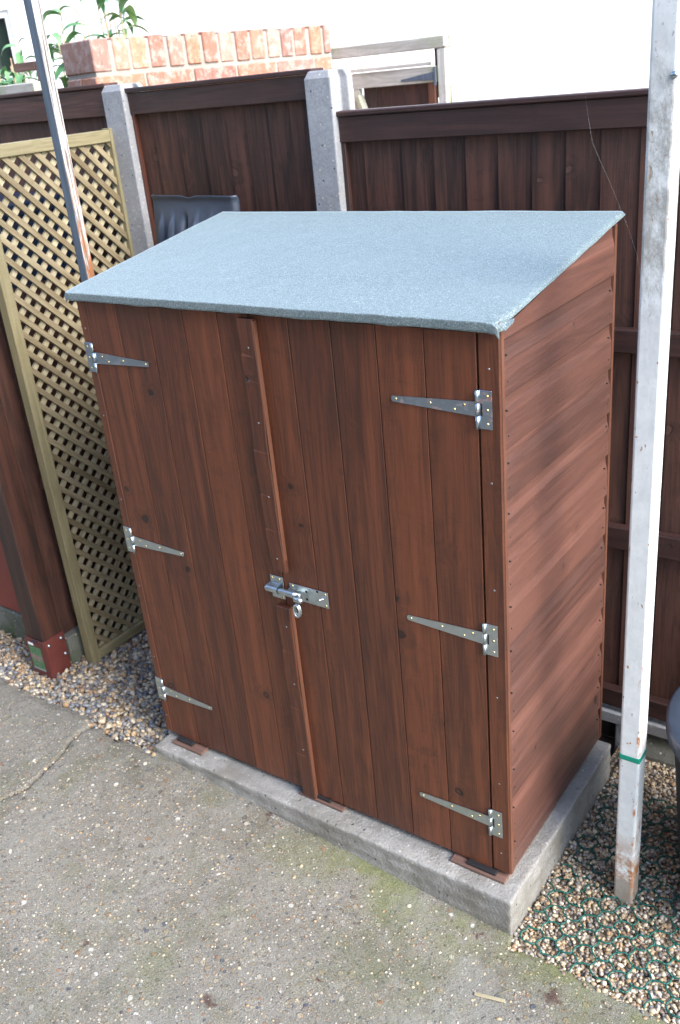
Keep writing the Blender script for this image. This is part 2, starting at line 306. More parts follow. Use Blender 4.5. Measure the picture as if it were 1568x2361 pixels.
# ---------------------------------------------------------------- mesh builder
AX = {'x': (0, 1, 2), 'y': (1, 2, 0), 'z': (2, 0, 1)}
class MB:
    def __init__(s): s.v = []; s.f = []; s.g = []; s.mi = []; s.sm = []
    def add(s, vs, fs, gs=None, mi=0, smooth=False):
        o = len(s.v); s.v += [tuple(p) for p in vs]
        if gs is None:
            q = (random.uniform(-9, 9), random.uniform(-9, 9), random.uniform(-9, 9)); gs = [(p[0] + q[0], p[1] + q[1], p[2] + q[2]) for p in vs]
        s.g += [tuple(p) for p in gs]
        for f in fs: s.f.append(tuple(o + i for i in f)); s.mi.append(mi); s.sm.append(smooth)
    def cbox(s, c, size, grain='x', rot=None, ch=.0015, mi=0, segs=1, warp=None):
        hx, hy, hz = (size[0] / 2, size[1] / 2, size[2] / 2); ch = min(ch, hx * .45, hy * .45, hz * .45)
        bm = bmesh.new(); bmesh.ops.create_cube(bm, size=1)
        for v in bm.verts: v.co = (v.co.x * 2 * hx, v.co.y * 2 * hy, v.co.z * 2 * hz)
        if ch > 0: bmesh.ops.bevel(bm, geom=list(bm.edges), offset=ch, segments=segs, affect='EDGES', profile=.5)
        if warp:
            n_, ax, fn = warp
            for k in range(1, n_):
                co = [0, 0, 0]; co[ax] = -size[ax] / 2 + size[ax] * k / n_; no = [0, 0, 0]; no[ax] = 1
                bmesh.ops.bisect_plane(bm, geom=list(bm.verts) + list(bm.edges) + list(bm.faces), plane_co=co, plane_no=no)
        bm.verts.index_update()
        pts = [v.co.copy() for v in bm.verts]; fs = [[v.index for v in f.verts] for f in bm.faces]; bm.free()
        a = AX[grain]; q = (random.uniform(-30, 30), random.uniform(-9, 9), random.uniform(-9, 9))
        gs = [(p[a[0]] + q[0], p[a[1]] + q[1], p[a[2]] + q[2]) for p in pts]
        if warp: pts = [Vector(fn(p)) for p in pts]
        if rot is not None: pts = [rot @ p for p in pts]
        C_ = Vector(c); s.add([p + C_ for p in pts], fs, gs, mi)
    def box(s, x0, x1, y0, y1, z0, z1, grain='x', **k):
        s.cbox(((x0 + x1) / 2, (y0 + y1) / 2, (z0 + z1) / 2), (x1 - x0, y1 - y0, z1 - z0), grain, **k)
    def bar(s, p0, p1, w_, h_, up=(0, 0, 1), **k):
        p0 = Vector(p0); p1 = Vector(p1); x = (p1 - p0); L = x.length; x.normalize(); y = Vector(up).cross(x).normalized(); z = x.cross(y)
        s.cbox((p0 + p1) / 2, (L, w_, h_), 'x', rot=Matrix((x, y, z)).transposed(), **k)
    def tube(s, pts, r, seg=8, mi=0, caps=True, closed=False):
        pts = [Vector(p) for p in pts]; n = len(pts); rs = r if isinstance(r, (list, tuple)) else [r] * n
        vs = []; prev = None
        for i, p in enumerate(pts):
            if closed: t = pts[(i + 1) % n] - pts[i - 1]
            else: t = pts[min(i + 1, n - 1)] - pts[max(i - 1, 0)]
            t.normalize()
            if prev is None:
                a = Vector((0, 0, 1)) if abs(t.z) < .9 else Vector((1, 0, 0)); u = t.cross(a).normalized()
            else: u = (prev - t * prev.dot(t)).normalized()
            prev = u; v = t.cross(u)
            for k in range(seg):
                an = 2 * math.pi * k / seg; vs.append(p + (u * math.cos(an) + v * math.sin(an)) * rs[i])
        fs = []
        for i in range(n if closed else n - 1):
            j = (i + 1) % n
            for k in range(seg): fs.append((i * seg + k, i * seg + (k + 1) % seg, j * seg + (k + 1) % seg, j * seg + k))
        if caps and not closed: fs.append(tuple(range(seg))[::-1]); fs.append(tuple((n - 1) * seg + k for k in range(seg)))
        s.add(vs, fs, None, mi, True)
    def prism(s, poly, axis, a0, a1, mi=0, grain=None):
        # poly: 2-D points in the two axes after `axis`
        n = len(poly); vs = []
        for a in (a0, a1):
            for (u, v) in poly:
                p = [0, 0, 0]; p[axis] = a; p[(axis + 1) % 3] = u; p[(axis + 2) % 3] = v; vs.append(tuple(p))
        fs = [tuple(range(n))[::-1], tuple(range(n, 2 * n))] + [(i, (i + 1) % n, n + (i + 1) % n, n + i) for i in range(n)]
        gs = None
        if grain:
            a = AX[grain]; q = (random.uniform(-30, 30), random.uniform(-9, 9), random.uniform(-9, 9)); gs = [(p[a[0]] + q[0], p[a[1]] + q[1], p[a[2]] + q[2]) for p in vs]
        s.add(vs, fs, gs, mi)
    def lathe(s, prof, c, seg=64, mi=0):
        vs = []; n = len(prof)
        for k in range(seg):
            an = 2 * math.pi * k / seg
            for (r, z) in prof: vs.append((c[0] + r * math.cos(an), c[1] + r * math.sin(an), c[2] + z))
        fs = []
        for k in range(seg):
            j = (k + 1) % seg
            for i in range(n - 1): fs.append((k * n + i, j * n + i, j * n + i + 1, k * n + i + 1))
        s.add(vs, fs, None, mi, True)
    def build(s, name, mat, parent=None, loc=None):
        me = bpy.data.meshes.new(name)
        o = bpy.data.objects.new(name, me); col.objects.link(o)
        if parent is not None:
            off = Vector(world(parent)); o.parent = parent
        elif loc is not None: off = Vector(loc); o.location = off
        else: off = Vector((0, 0, 0))
        me.from_pydata([tuple(Vector(p) - off) for p in s.v], [], s.f)
        mats = mat if isinstance(mat, (list, tuple)) else [mat]
        for m_ in mats: me.materials.append(M[m_] if isinstance(m_, str) else m_)
        at = me.attributes.new('gc', 'FLOAT_VECTOR', 'POINT'); at.data.foreach_set('vector', np.array(s.g, dtype=np.float32).ravel())
        me.polygons.foreach_set('material_index', s.mi); me.polygons.foreach_set('use_smooth', s.sm)
        bm = bmesh.new(); bm.from_mesh(me); bmesh.ops.recalc_face_normals(bm, faces=bm.faces); bm.to_mesh(me); bm.free()
        me.update(); return o
def world(o):
    p = Vector(o.location)
    while o.parent is not None: o = o.parent; p = p + Vector(o.location)
    return p
def tag(o, label=None, cat=None, group=None, kind=None):
    for k, v in (('label', label), ('category', cat), ('group', group), ('kind', kind)):
        if v: o[k] = v
    return o
def empty(name, loc, label, cat, group=None):
    o = bpy.data.objects.new(name, None); col.objects.link(o); o.location = loc; o.empty_display_size = .1
    return tag(o, label, cat, group)
def fbm(x, y, z=0): return mnoise.noise(Vector((x, y, z)))

# ---------------------------------------------------------------- ground, drive and gravel
def smooth(t): t = max(0, min(1, t)); return t * t * (3 - 2 * t)
def zdrive(x):
    if x < -.2: return -.047
    if x < 0: return -.047 - .007 * (x + .2) / .2
    if x < 1.24: return -.054 - .081 * x / 1.24
    return -.135 - .01 * min(1, (x - 1.24))
g_ = MB(); S = 300
g_.add([(-S, -S, -.21), (S, -S, -.21), (S, S, -.21), (-S, S, -.21)], [(0, 1, 2, 3)])
tag(g_.build('ground', 'soil'), kind='structure')

def axis_coords(a, b, fa, fb, fine, n):
    left = list(np.linspace(a, fa, n)[:-1]); right = list(np.linspace(fb, b, n)[1:])
    return left + list(np.arange(fa, fb, fine)) + [fb] + right
crack = [(-.305, -.050), (-.300, -.110), (-.297, -.161), (-.272, -.205), (-.262, -.25), (-.252, -.304), (-.243, -.35), (-.240, -.397), (-.262, -.45), (-.30, -.60)]
def dcrack(x, y):
    best = 9
    if not (-.40 < x < -.15 and y > -.66): return best
    x += .006 * fbm(x * 60, y * 60)
    for (ax, ay), (bx, by) in zip(crack, crack[1:]):
        dx, dy = bx - ax, by - ay; t = max(0, min(1, ((x - ax) * dx + (y - ay) * dy) / (dx * dx + dy * dy)))
        best = min(best, math.hypot(x - ax - t * dx, y - ay - t * dy))
    return best
xs = axis_coords(-7, 8, -1.15, 1.8, .0055, 8); ys = axis_coords(-8, -.055, -1.05, -.055, .0055, 6)
ys = ys[:-5]
vs = []; nx = len(xs); ny = len(ys)
for j, y in enumerate(ys):
    for i, x in enumerate(xs):
        z = zdrive(x) + .0022 * fbm(x * 9, y * 9, 3) + .0012 * fbm(x * 40, y * 40, 5)
        dc = dcrack(x, y)
        if dc < .03:
            wdt = .0034 * (1 + .6 * smooth((y + .25) / .2)) if y > -.42 else .0028
            z -= .018 * math.exp(-(dc / wdt) ** 2) + .0008 * math.exp(-(dc / .010) ** 2)
        yy = y
        edge = smooth((y + .14) / .085)
        if x < 0: yy += edge * (.025 * fbm(x * 5, 1.5) + .010 * fbm(x * 26, 7) + (.030 * smooth((-.2 - x) / .1) - .012))
        if x > 1.235: yy += edge * (.016 * fbm(x * 6, 4.5) + .008 * fbm(x * 30, 8) - .018)
        if -.42 < x < -.2: yy -= edge * .030 * math.exp(-((x + .305) / .03) ** 2)
        rim = smooth((y + .085) / .03)
        z -= rim * .010 * (1 if (x < 0 or x > 1.235) else 0)
        vs.append((x, yy, z))
fs = [(j * nx + i, j * nx + i + 1, (j + 1) * nx + i + 1, (j + 1) * nx + i) for j in range(ny - 1) for i in range(nx - 1)]
b0 = len(vs)                       # a skirt closes the broken edge of the concrete
for i in range(nx): x, y, z = vs[(ny - 1) * nx + i]; vs.append((x, y + .006, -.208))
fs += [((ny - 1) * nx + i, (ny - 1) * nx + i + 1, b0 + i + 1, b0 + i) for i in range(nx - 1)]
dr = MB(); dr.v = vs; dr.f = fs; dr.g = vs; dr.mi = [1 if dcrack(*(vs[f_[0]][:2])) < .0042 else 0 for f_ in fs]; dr.sm = [True] * len(fs)

bm = bmesh.new(); bmesh.ops.create_icosphere(bm, subdivisions=2, radius=1); ICO = np.array([v.co[:] for v in bm.verts]); ICF = np.array([[v.index for v in f.verts] for f in bm.faces]); bm.free()
bm = bmesh.new(); bmesh.ops.create_icosphere(bm, subdivisions=1, radius=1); IC1 = np.array([v.co[:] for v in bm.verts]); IF1 = np.array([[v.index for v in f.verts] for f in bm.faces]); bm.free()
def stones(P, rad, flat=(.45, .8), icov=IC1, icof=IF1, tilt=.5):
    n = len(P); k = len(icov)
    V = np.repeat(icov[None], n, 0)
    for q in range(2):                                   # faceted lumps: squash each stone along random directions
        dirs = rng.normal(size=(n, 1, 3)); dirs /= np.linalg.norm(dirs, axis=2, keepdims=True)
        dt = (V * dirs).sum(2, keepdims=True); V = V - dirs * np.clip(dt - rng.uniform(.55, .95, (n, 1, 1)), 0, None) * .7
    V = V * (1 + rng.normal(scale=.035, size=(n, k, 1)))
    S_ = np.stack([rng.uniform(.85, 1.35, n), rng.uniform(.65, 1.0, n), rng.uniform(*flat, n)], 1) * rad[:, None]
    V = V * S_[:, None, :]
    a = rng.uniform(0, 2 * np.pi, n); tx = rng.normal(scale=tilt, size=n); ty = rng.normal(scale=tilt, size=n)
    def Rm(ax, t):
        c, s = np.cos(t), np.sin(t); o, z = np.ones(n), np.zeros(n)
        return np.stack([np.stack(r, 1) for r in {'x': [[o, z, z], [z, c, -s], [z, s, c]], 'y': [[c, z, s], [z, o, z], [-s, z, c]], 'z': [[c, -s, z], [s, c, z], [z, z, o]]}[ax]], 1)
    Rt = Rm('z', a) @ Rm('x', tx) @ Rm('y', ty)
    V = np.einsum('nij,nkj->nki', Rt, V) + P[:, None, :]
    F = icof[None] + (np.arange(n) * k)[:, None, None]
    return V.reshape(-1, 3), F.reshape(-1, 3)
def fast_mesh(name, V, F, mat, smooth_=True):
    me = bpy.data.meshes.new(name); me.vertices.add(len(V)); me.vertices.foreach_set('co', V.astype(np.float32).ravel())
    me.loops.add(F.size); me.loops.foreach_set('vertex_index', F.astype(np.int32).ravel())
    me.polygons.add(len(F)); me.polygons.foreach_set('loop_start', np.arange(0, F.size, 3, dtype=np.int32))
    me.polygons.foreach_set('use_smooth', np.full(len(F), smooth_)); me.update(calc_edges=True); me.validate()
    me.materials.append(M[mat]); o = bpy.data.objects.new(name, me); col.objects.link(o); return o
# half-buried aggregate that stands proud of the concrete
n = 3600
px = rng.uniform(-1.1, 1.75, n); py = rng.uniform(-1.0, -.10, n); rr = (.0020 + .0032 * rng.uniform(size=n) ** 2) * (1 + (rng.uniform(size=n) > .95) * .7)
P = np.stack([px, py, np.array([zdrive(x) for x in px]) - rr * .12], 1)
V, F = stones(P, rr, (.35, .6), tilt=.2)
drive = dr.build('driveway', ['drive', 'soil'])
ag = fast_mesh('loose_grit', V, F, 'pebble'); tag(ag, 'tiny stones bedded in the worn concrete driveway', 'grit', kind='stuff')
tag(drive, kind='structure')

def bed(name, x0, x1, y0, y1, z, mat):
    b = MB(); nx_, ny_ = 60, 40; v = []
    for j in range(ny_):
        for i in range(nx_):
            x = x0 + (x1 - x0) * i / (nx_ - 1); y = y0 + (y1 - y0) * j / (ny_ - 1); v.append((x, y, z + .004 * fbm(x * 8, y * 8)))
    b.add(v, [(j * nx_ + i, j * nx_ + i + 1, (j + 1) * nx_ + i + 1, (j + 1) * nx_ + i) for j in range(ny_ - 1) for i in range(nx_ - 1)], None, 0, True)
    return tag(b.build(name, mat), kind='structure')
bed('gravel_bed', -3.2, .02, -.06, 1.0, -.075, 'sheet_left')
bed('gravel_bed', 1.20, 3.2, -.10, 1.0, -.148, 'sheet')
bed('yard', -9, 9, 1.02, 9, -.12, 'sheet_left')

def scatter(x0, x1, y0, y1, sp, z, r0, r1, jz):
    X, Y = np.meshgrid(np.arange(x0, x1, sp), np.arange(y0, y1, sp)); X = X.ravel() + rng.uniform(-.5, .5, X.size) * sp; Y = Y.ravel() + rng.uniform(-.5, .5, Y.size) * sp
    r = r0 + (r1 - r0) * rng.uniform(size=X.size) ** 1.6
    Z = z + rng.uniform(-jz, jz, X.size) + .004 * np.array([fbm(x * 7, y * 7, 2) for x, y in zip(X, Y)])
    return np.stack([X, Y, Z], 1), r
Pl, rl = scatter(-1.35, -.004, -.052, .80, .0135, -.071, .0085, .0150, .005)
Pl2, rl2 = scatter(-1.35, -.004, -.052, .80, .024, -.062, .0075, .0140, .004)
Pl = np.concatenate([Pl, Pl2]); rl = np.concatenate([rl, rl2])
V, F = stones(Pl, rl)
tag(fast_mesh('river_gravel', V, F, 'pebble_left'), 'coarse brown, cream and blue-grey gravel left of the shed', 'gravel', kind='stuff')
Pr, rr_ = scatter(1.236, 2.15, -.092, .80, .0094, -.147, .0048, .0098, .004)
Pr2, rr2 = scatter(1.236, 2.0, -.092, .74, .016, -.140, .0042, .0082, .003)
Pr = np.concatenate([Pr, Pr2]); rr_ = np.concatenate([rr_, rr2])
V, F = stones(Pr, rr_)
tag(fast_mesh('fine_shingle', V, F, 'pebble'), 'fine tan and cream shingle right of the shed plinth', 'gravel', kind='stuff')

# ---------------------------------------------------------------- green plastic ground grid showing through the shingle
gm = MB(); a = .0285; rot_ = R(14)
seen = set()
def hexpt(q, r, k):
    cx = 1.5 * a * q; cy = math.sqrt(3) * a * (r + .5 * (q & 1)); an = math.pi / 3 * k
    return cx + a * math.cos(an), cy + a * math.sin(an)
for q in range(-2, 25):
    for r in range(-8, 16):
        for k in range(6):
            p = hexpt(q, r, k); p2 = hexpt(q, r, (k + 1) % 6); mid = (round((p[0] + p2[0]) / 2, 4), round((p[1] + p2[1]) / 2, 4))
            if mid in seen: continue
            seen.add(mid); pts = []
            for t in np.linspace(0, 1, 6):
                x = p[0] + (p2[0] - p[0]) * t; y = p[1] + (p2[1] - p[1]) * t
                mx, my = mid; bow = .0035 * math.sin(math.pi * t) * (1 if (q + k) % 2 else -1)
                L = math.hypot(p2[0] - p[0], p2[1] - p[1]); x += -(p2[1] - p[1]) / L * bow; y += (p2[0] - p[0]) / L * bow
                X = 1.26 + x * math.cos(rot_) - y * math.sin(rot_); Y = .02 + x * math.sin(rot_) + y * math.cos(rot_)
                X += .007 * fbm(X * 9, Y * 9, 4); Y += .007 * fbm(X * 9, Y * 9, 9)
                pts.append((X, Y, -.1350 - .0045 * smooth((Y - .05) / .25) + .0070 * fbm(X * 8, Y * 8, 12) + .003 * fbm(X * 30, Y * 30, 1)))
            if all(1.238 < p_[0] < 1.95 and -.082 < p_[1] < .60 for p_ in pts): gm.tube(pts, .0023, 6)
tag(gm.build('ground_grid', 'green_mesh'), 'green plastic honeycomb grid half buried in the fine shingle', 'ground mesh')

# ---------------------------------------------------------------- plinth, packers
def slab(name, x0, x1, y0, y1, z0, z1):
    nx_, ny_, nz_ = 130, 70, 18
    bm = bmesh.new(); bmesh.ops.create_cube(bm, size=1)
    for v in bm.verts: v.co = (x0 + (v.co.x + .5) * (x1 - x0), y0 + (v.co.y + .5) * (y1 - y0), z0 + (v.co.z + .5) * (z1 - z0))
    bmesh.ops.bevel(bm, geom=list(bm.edges), offset=.0028, segments=1, affect='EDGES')
    for ax, n_, a0, a1 in ((0, nx_, x0, x1), (1, ny_, y0, y1), (2, nz_, z0, z1)):
        for k in range(1, n_):
            co = [0, 0, 0]; co[ax] = a0 + (a1 - a0) * k / n_; no = [0, 0, 0]; no[ax] = 1
            bmesh.ops.bisect_plane(bm, geom=list(bm.verts) + list(bm.edges) + list(bm.faces), plane_co=co, plane_no=no)
    bm.normal_update()
    for v in bm.verts:
        p = v.co; n_ = v.normal.copy()
        dsp = .0018 * fbm(p.x * 14, p.y * 14, p.z * 14) + .0014 * fbm(p.x * 60, p.y * 60, p.z * 60) + (.0010 * math.sin(p.z * 150 + 2 * fbm(p.x * 6, 1)) if abs(n_.z) < .5 else 0)
        v.co = p + n_ * dsp
        if p.z > z1 - .012: v.co.z += .0015 * fbm(p.x * 30, p.y * 90, 3)
    me = bpy.data.meshes.new(name); bm.to_mesh(me); bm.free(); me.materials.append(M['plinth'])
    for p in me.polygons: p.use_smooth = True
    o = bpy.data.objects.new(name, me); col.objects.link(o); return o
pl = slab('concrete_plinth', .001, 1.229, -.060, .617, -.18, -.021)
tag(pl, 'pale cast concrete plinth under the brown shed', 'plinth')
f = MB()
f.prism([(-.060, -.10), (-.060, -.046), (-.064, -.050), (-.072, -.060), (-.076, -.10)], 0, .0, .62)
f.f = f.f[:]; fil = f.build('mortar_fillet', 'drive'); tag(fil, 'thin mortar strip along the foot of the plinth, at its left end', 'mortar strip')
for v in fil.data.vertices:
    v.co.z -= .0
    if v.co.x > .3: v.co.z -= .048
    v.co.y += .003 * fbm(v.co.x * 20, 0)

def packer(x0, x1, ylip, lab, mat, z0=-.0195, z1=-.004, name='wooden_packer', cat='packer', grp=None):
    b = MB(); b.box(x0, x1, ylip, .30, z0, z1, 'x', ch=.001); return tag(b.build(name, mat), lab, cat, grp)
packer(.048, .172, -.026, 'reddish wood packer under the left end of the shed', 'pale_wood', z1=-.011)
packer(.060, .125, -.016, 'black plastic packer on the wood packer at the left end of the shed', 'shim_black', z0=-.0105, z1=-.0015, name='plastic_packer')
packer(.545, .695, -.012, 'wood packer under the middle of the shed', 'pale_wood', z1=-.011)
packer(.580, .650, -.007, 'black plastic packer on the middle wood packer below the door strip', 'shim_black', z0=-.0105, z1=-.0015, name='plastic_packer')
packer(1.040, 1.192, -.019, 'wide reddish wood packer under the right front corner of the shed', 'pale_wood', z1=-.011)
packer(1.085, 1.165, -.013, 'black plastic packer on the wood packer at the right front corner', 'shim_black', z0=-.0105, z1=-.0015, name='plastic_packer')

# ---------------------------------------------------------------- shed
shed = empty('garden_shed', (0, 0, 0), 'brown stained wooden garden shed with green felt pent roof and double doors', 'shed')
b = MB(); b.box(0, .0285, 0, .018, 0, 1.385, 'z', ch=.003); b.build('corner_post', 'door_wood', shed)
b = MB(); b.box(1.1525, 1.2005, 0, .018, 0, 1.385, 'z', ch=.003); b.build('corner_post', 'door_wood', shed)
b = MB(); b.box(1.1995, 1.2025, .003, .014, .001, 1.383, 'z', ch=.001); b.build('corner_lit_edge', 'edge_wood', shed)  # lit side of the corner post, painted as a lighter strip
b = MB(); b.box(.010, 1.180, .060, .590, .004, .030, 'x'); b.box(.03, 1.17, .022, .05, -.006, .020, 'x'); b.build('floor', 'fence_wood', shed)
b = MB()
b.box(.020, 1.176, .024, .03, .02, 1.38, 'z', ch=0); b.build('seam_shade_sheet', 'void', shed)  # dark sheet standing in for the shade behind the door seams
def door(edges, z0, z1):
    b = MB()
    for x0, x1 in zip(edges, edges[1:]):
        b.box(x0 + .0010, x1 - .0010, .0005 + random.uniform(0, .0006), .015, z0 + random.uniform(-.001, .001), z1, 'z', ch=.0011)
    b.box(edges[0] + .001, edges[-1] - .001, .0155, .0225, z0 + .004, z1 - .01, 'z', ch=0, mi=1)  # dark backing paints the shade seen between the boards
    return b.build('door', ['door_wood', 'void'], shed)
doorL = door([.0300, .1450, .2590, .3740, .4840, .5780], -.002, 1.372)
doorR = door([.5800, .6915, .8050, .9190, 1.0330, 1.1500], -.002, 1.372)
# cover strip fixed to the right door, cut away for the bolt; it has a wavy, hand-cut look
def strip(z0, z1):
    def wv(p):
        z = p.z + (z0 + z1) / 2; k = .0018 * math.sin(z * 11) + .0012 * math.sin(z * 27 + 1); fr = 0
        for a_, b_ in ((1.366, 1.285), (1.285, 1.22), (1.22, 1.05), (1.05, .93), (.93, .84), (.84, .70), (.62, .48), (.48, .30), (.30, .14), (.14, -.03)):
            if b_ <= z <= a_: fr = (a_ - z) / (a_ - b_)            # the surface steps where the waney edge was nailed and split
        wl = smooth((.010 - p.x) / .03)
        return (p.x + k + (.0015 * (fr - .5) if p.x < 0 else 0), p.y + (0.0026 * fr ** 3 * wl if p.y < 0 else 0), p.z)
    b = MB(); b.cbox((.580, -.0075, (z0 + z1) / 2), (.046, .0150, z1 - z0), 'z', ch=.002, warp=(max(4, int((z1 - z0) * 150)), 2, wv))
    return b
s1 = strip(.722, 1.366); o = s1.build('cover_strip', 'door_wood', doorR)
s2 = strip(-.012, .618); s2.build('cover_strip', 'door_wood', doorR)
b = MB(); b.box(.6031, .6052, -.0135, -.0012, .724, 1.36, 'z', ch=.0006); b.box(.6031, .6052, -.0135, -.0012, -.008, .616, 'z', ch=.0006)
b.build('strip_lit_edge', 'edge_wood', doorR)  # light on the cover strip's side edge, put into a lighter wood colour

def disc(b, x, y, z, r, t, mi=1, seg=12):
    vs = [(x + r * math.cos(2 * math.pi * k / seg), y, z + r * math.sin(2 * math.pi * k / seg)) for k in range(seg)] + \
         [(x + r * .7 * math.cos(2 * math.pi * k / seg), y - t, z + r * .7 * math.sin(2 * math.pi * k / seg)) for k in range(seg)]
    b.add(vs, [tuple(range(seg, 2 * seg))] + [(k, (k + 1) % seg, seg + (k + 1) % seg, seg + k) for k in range(seg)], None, mi)
    b.cbox((x, y - t * 1.02, z), (r * .9, .0003, r * .22), ch=0, mi=2); b.cbox((x, y - t * 1.02, z), (r * .22, .0003, r * .9), ch=0, mi=2)
def tee(door_, x, z, sgn, mat):
    # sgn -1: the strap runs to the left. x = knuckle centre
    b = MB(); px0, px1 = sorted((x - sgn * .003, x - sgn * .031))
    b.box(px0, px1, -.0025, -.0008, z - .040, z + .040, ch=.0005)
    for z0, z1 in ((z - .040, z - .014), (z - .013, z + .013), (z + .014, z + .040)): b.tube([(x, -.0045, z0), (x, -.0045, z1)], .0040, 10)
    b.box(min(x - sgn * .006, x - sgn * .010), max(x - sgn * .006, x - sgn * .010), -.0029, -.0024, z - .013, z + .013, ch=0, mi=3)
    pts = [(x, z + .0155), (x + sgn * .198, z + .0065), (x + sgn * .201, z + .003), (x + sgn * .201, z - .003), (x + sgn * .198, z - .0065), (x, z - .0155)]
    vs = [(p[0], yy, p[1]) for yy in (-.0008, -.0026) for p in pts]
    n_ = len(pts); b.add(vs, [tuple(range(n_)), tuple(range(n_, 2 * n_))[::-1]] + [(i, (i + 1) % n_, n_ + (i + 1) % n_, n_ + i) for i in range(n_)], None, 0)
    for dz in (-.029, 0, .029): disc(b, x - sgn * .021, -.0025, z + dz, .0031, .0014)
    for dx, dz in ((.030, .006), (.052, -.006), (.108, .001), (.190, 0)): disc(b, x + sgn * dx, -.0026, z + dz, .0031, .0014)
    return b.build('tee_hinge', [mat, 'screw', 'grey_steel', 'void'], door_)
for z in (1.2195, .6855, .1555):
    tee(doorR, 1.1510, z - .001, -1, 'zinc_smear' if z > 1 else 'zinc')
for z in (1.2260, .6870, .1660):
    tee(doorL, .0315, z - .001, 1, 'zinc_smear' if z > 1 else 'zinc')
# padbolt
def padbolt():
    b = MB(); Z = .667
    b.box(.602, .722, -.0030, -.0010, Z - .0225, Z + .0225, ch=.0006)
    b.box(.541, .580, -.0165, -.0150, Z - .031, Z + .031, ch=.0006, mi=0) if False else None
    b.box(.541, .582, -.0030, -.0010, Z - .032, Z + .032, ch=.0006)
    for x, z in ((.655, Z + .010), (.655, Z - .012), (.690, Z + .019)): b.box(x - .003, x + .003, -.0034, -.0029, z - .003, z + .003, ch=0, mi=2)
    for x, z in ((.714, Z + .016), (.714, Z - .016), (.612, Z + .017), (.612, Z - .017), (.547, Z + .025), (.575, Z - .026), (.57, Z + .025)): disc(b, x, -.003, z, .0035, .0015, 1)
    # bolt bar and the curved straps over it
    b.tube([(.534, -.0155, Z), (.645, -.0155, Z)], .0072, 16)
    for x0, x1 in ((.538, .574), (.604, .626)):
        pts = []; n_ = 12
        for k in range(n_ + 1):
            an = math.pi * k / n_; pts.append((-.0155 - .0092 * math.sin(an) if 1 else 0, Z + .0092 * math.cos(an)))
        prof = [(-.003, Z + .0125)] + [(-.012, Z + .0100)] + pts + [(-.012, Z - .0100)] + [(-.003, Z - .0125)]
        vs = [(x, p[0], p[1]) for x in (x0, x1) for p in prof]; m_ = len(prof)
        b.add(vs, [(i, i + 1, m_ + i + 1, m_ + i) for i in range(m_ - 1)], None, 0, True)
    b.tube([(.640, -.0165, Z), (.640, -.032, Z - .001)], .0068, 12)
    b.tube([(.640, -.030, Z + .002), (.660, -.030, Z - .003)], .0062, 12)
    b.box(.634, .652, -.034, -.022, Z - .009, Z + .006, ch=.002)
    for yy in (-.0275, -.0335):
        ring = [(.6415 + .0085 * math.cos(t), yy, Z - .034 + .0165 * math.sin(t)) for t in np.linspace(0, 2 * math.pi, 22)[:-1]]
        b.tube(ring, .0030, 8, closed=True)
    b.bar((.694, -.003, Z - .006), (.708, -.012, Z + .006), .012, .0015, ch=.0003)
    return b.build('padbolt', ['zinc', 'screw', 'void'], doorR)
padbolt()
nb = MB(); disc(nb, 0, 0, 0, .0024, .0006, 0, 8); nail0 = nb.build('nail_head', ['zinc', 'screw', 'void'], shed); first = True
def nail(x, y, z):                                # nail heads on the cover strip and corner posts
    global first
    o = nail0 if first else nail0.copy()
    if not first: col.objects.link(o)
    first = False; o.location = (x, y, z)
for z in (1.30, 1.12, .93, .76, .56, .38, .16): nail(.584, -.0152, z)
for z in (1.302, 1.062, .812, .532, .282, .062): nail(1.176, 0, z); nail(.015, 0, z)

# right side: horizontal shiplap, each board tapering under the next
def siding(x, sgn, y0, y1):
    b = MB(); pitch = .1128; z = .0
    k = 0
    while z < 1.47:
        zt = z + pitch; ym = y0; dy = random.uniform(-.0006, .0006)
        top = lambda y: 1.375 + (y - 0) * (1.478 - 1.375) / .604
        if z > 1.30:
            z_end = None
        # profile (offset from plane, height): flat face, cove at the top that tucks behind the board above
        prof = [(-.0012, 0), (0, .0025), (-.0005, .070), (-.0024, .078), (-.0058, .090), (-.0072, pitch - .0015), (-.0072, pitch + .004), (-.016, pitch + .004), (-.016, 0)]
        q = (random.uniform(-30, 30), random.uniform(-9, 9), random.uniform(-9, 9)); vs = []; gs = []; ny_ = 24
        for i in range(ny_ + 1):
            y = y0 + (y1 - y0) * i / ny_; wav = .0006 * fbm(y * 5, k * 3.1)
            for (u, h) in prof:
                zz = min(z + h + (.0006 if h == 0 else 0), top(y) - .001 + h * .001)
                vs.append((x + sgn * (u + dy + wav), y, zz)); gs.append((y + q[0], zz + q[1], u * 3 + q[2]))
        m_ = len(prof)
        fs_ = [(i * m_ + j, i * m_ + (j + 1) % m_, (i + 1) * m_ + (j + 1) % m_, (i + 1) * m_ + j) for i in range(ny_) for j in range(m_)]
        fs_ += [tuple(range(m_)), tuple(ny_ * m_ + j for j in range(m_))[::-1]]
        if z < top(y1) - .01: b.add(vs, fs_, gs, 0, False)
        z += pitch; k += 1
    return b
sd = siding(1.1985, 1, .0195, .597)
b = sd
for k in range(13):
    z = k * .1128
    for zz in (z + .028, z + .082):
        for yy in (.034, .578):
            if zz < 1.36: b.tube([(1.1900, yy + random.uniform(-.004, .004), zz), (1.1992, yy + random.uniform(-.004, .004), zz)], .0019, 6, mi=1)
sd.build('side_wall', ['side_wood', 'void'], shed)
b = MB(); b.box(1.1795, 1.1995, .5985, .610, .001, 1.470, 'z', ch=.001); b.build('rear_batten', 'edge_wood', shed)
sl_ = siding(.002, -1, .0195, .597); sl_.build('side_wall', 'side_wood', shed)
b = MB()
for k in range(11): b.box(.004 + k * .107, .004 + (k + 1) * .107 - .001, .600, .612, .0, 1.46, 'z')
b.build('back_wall', 'door_wood', shed)
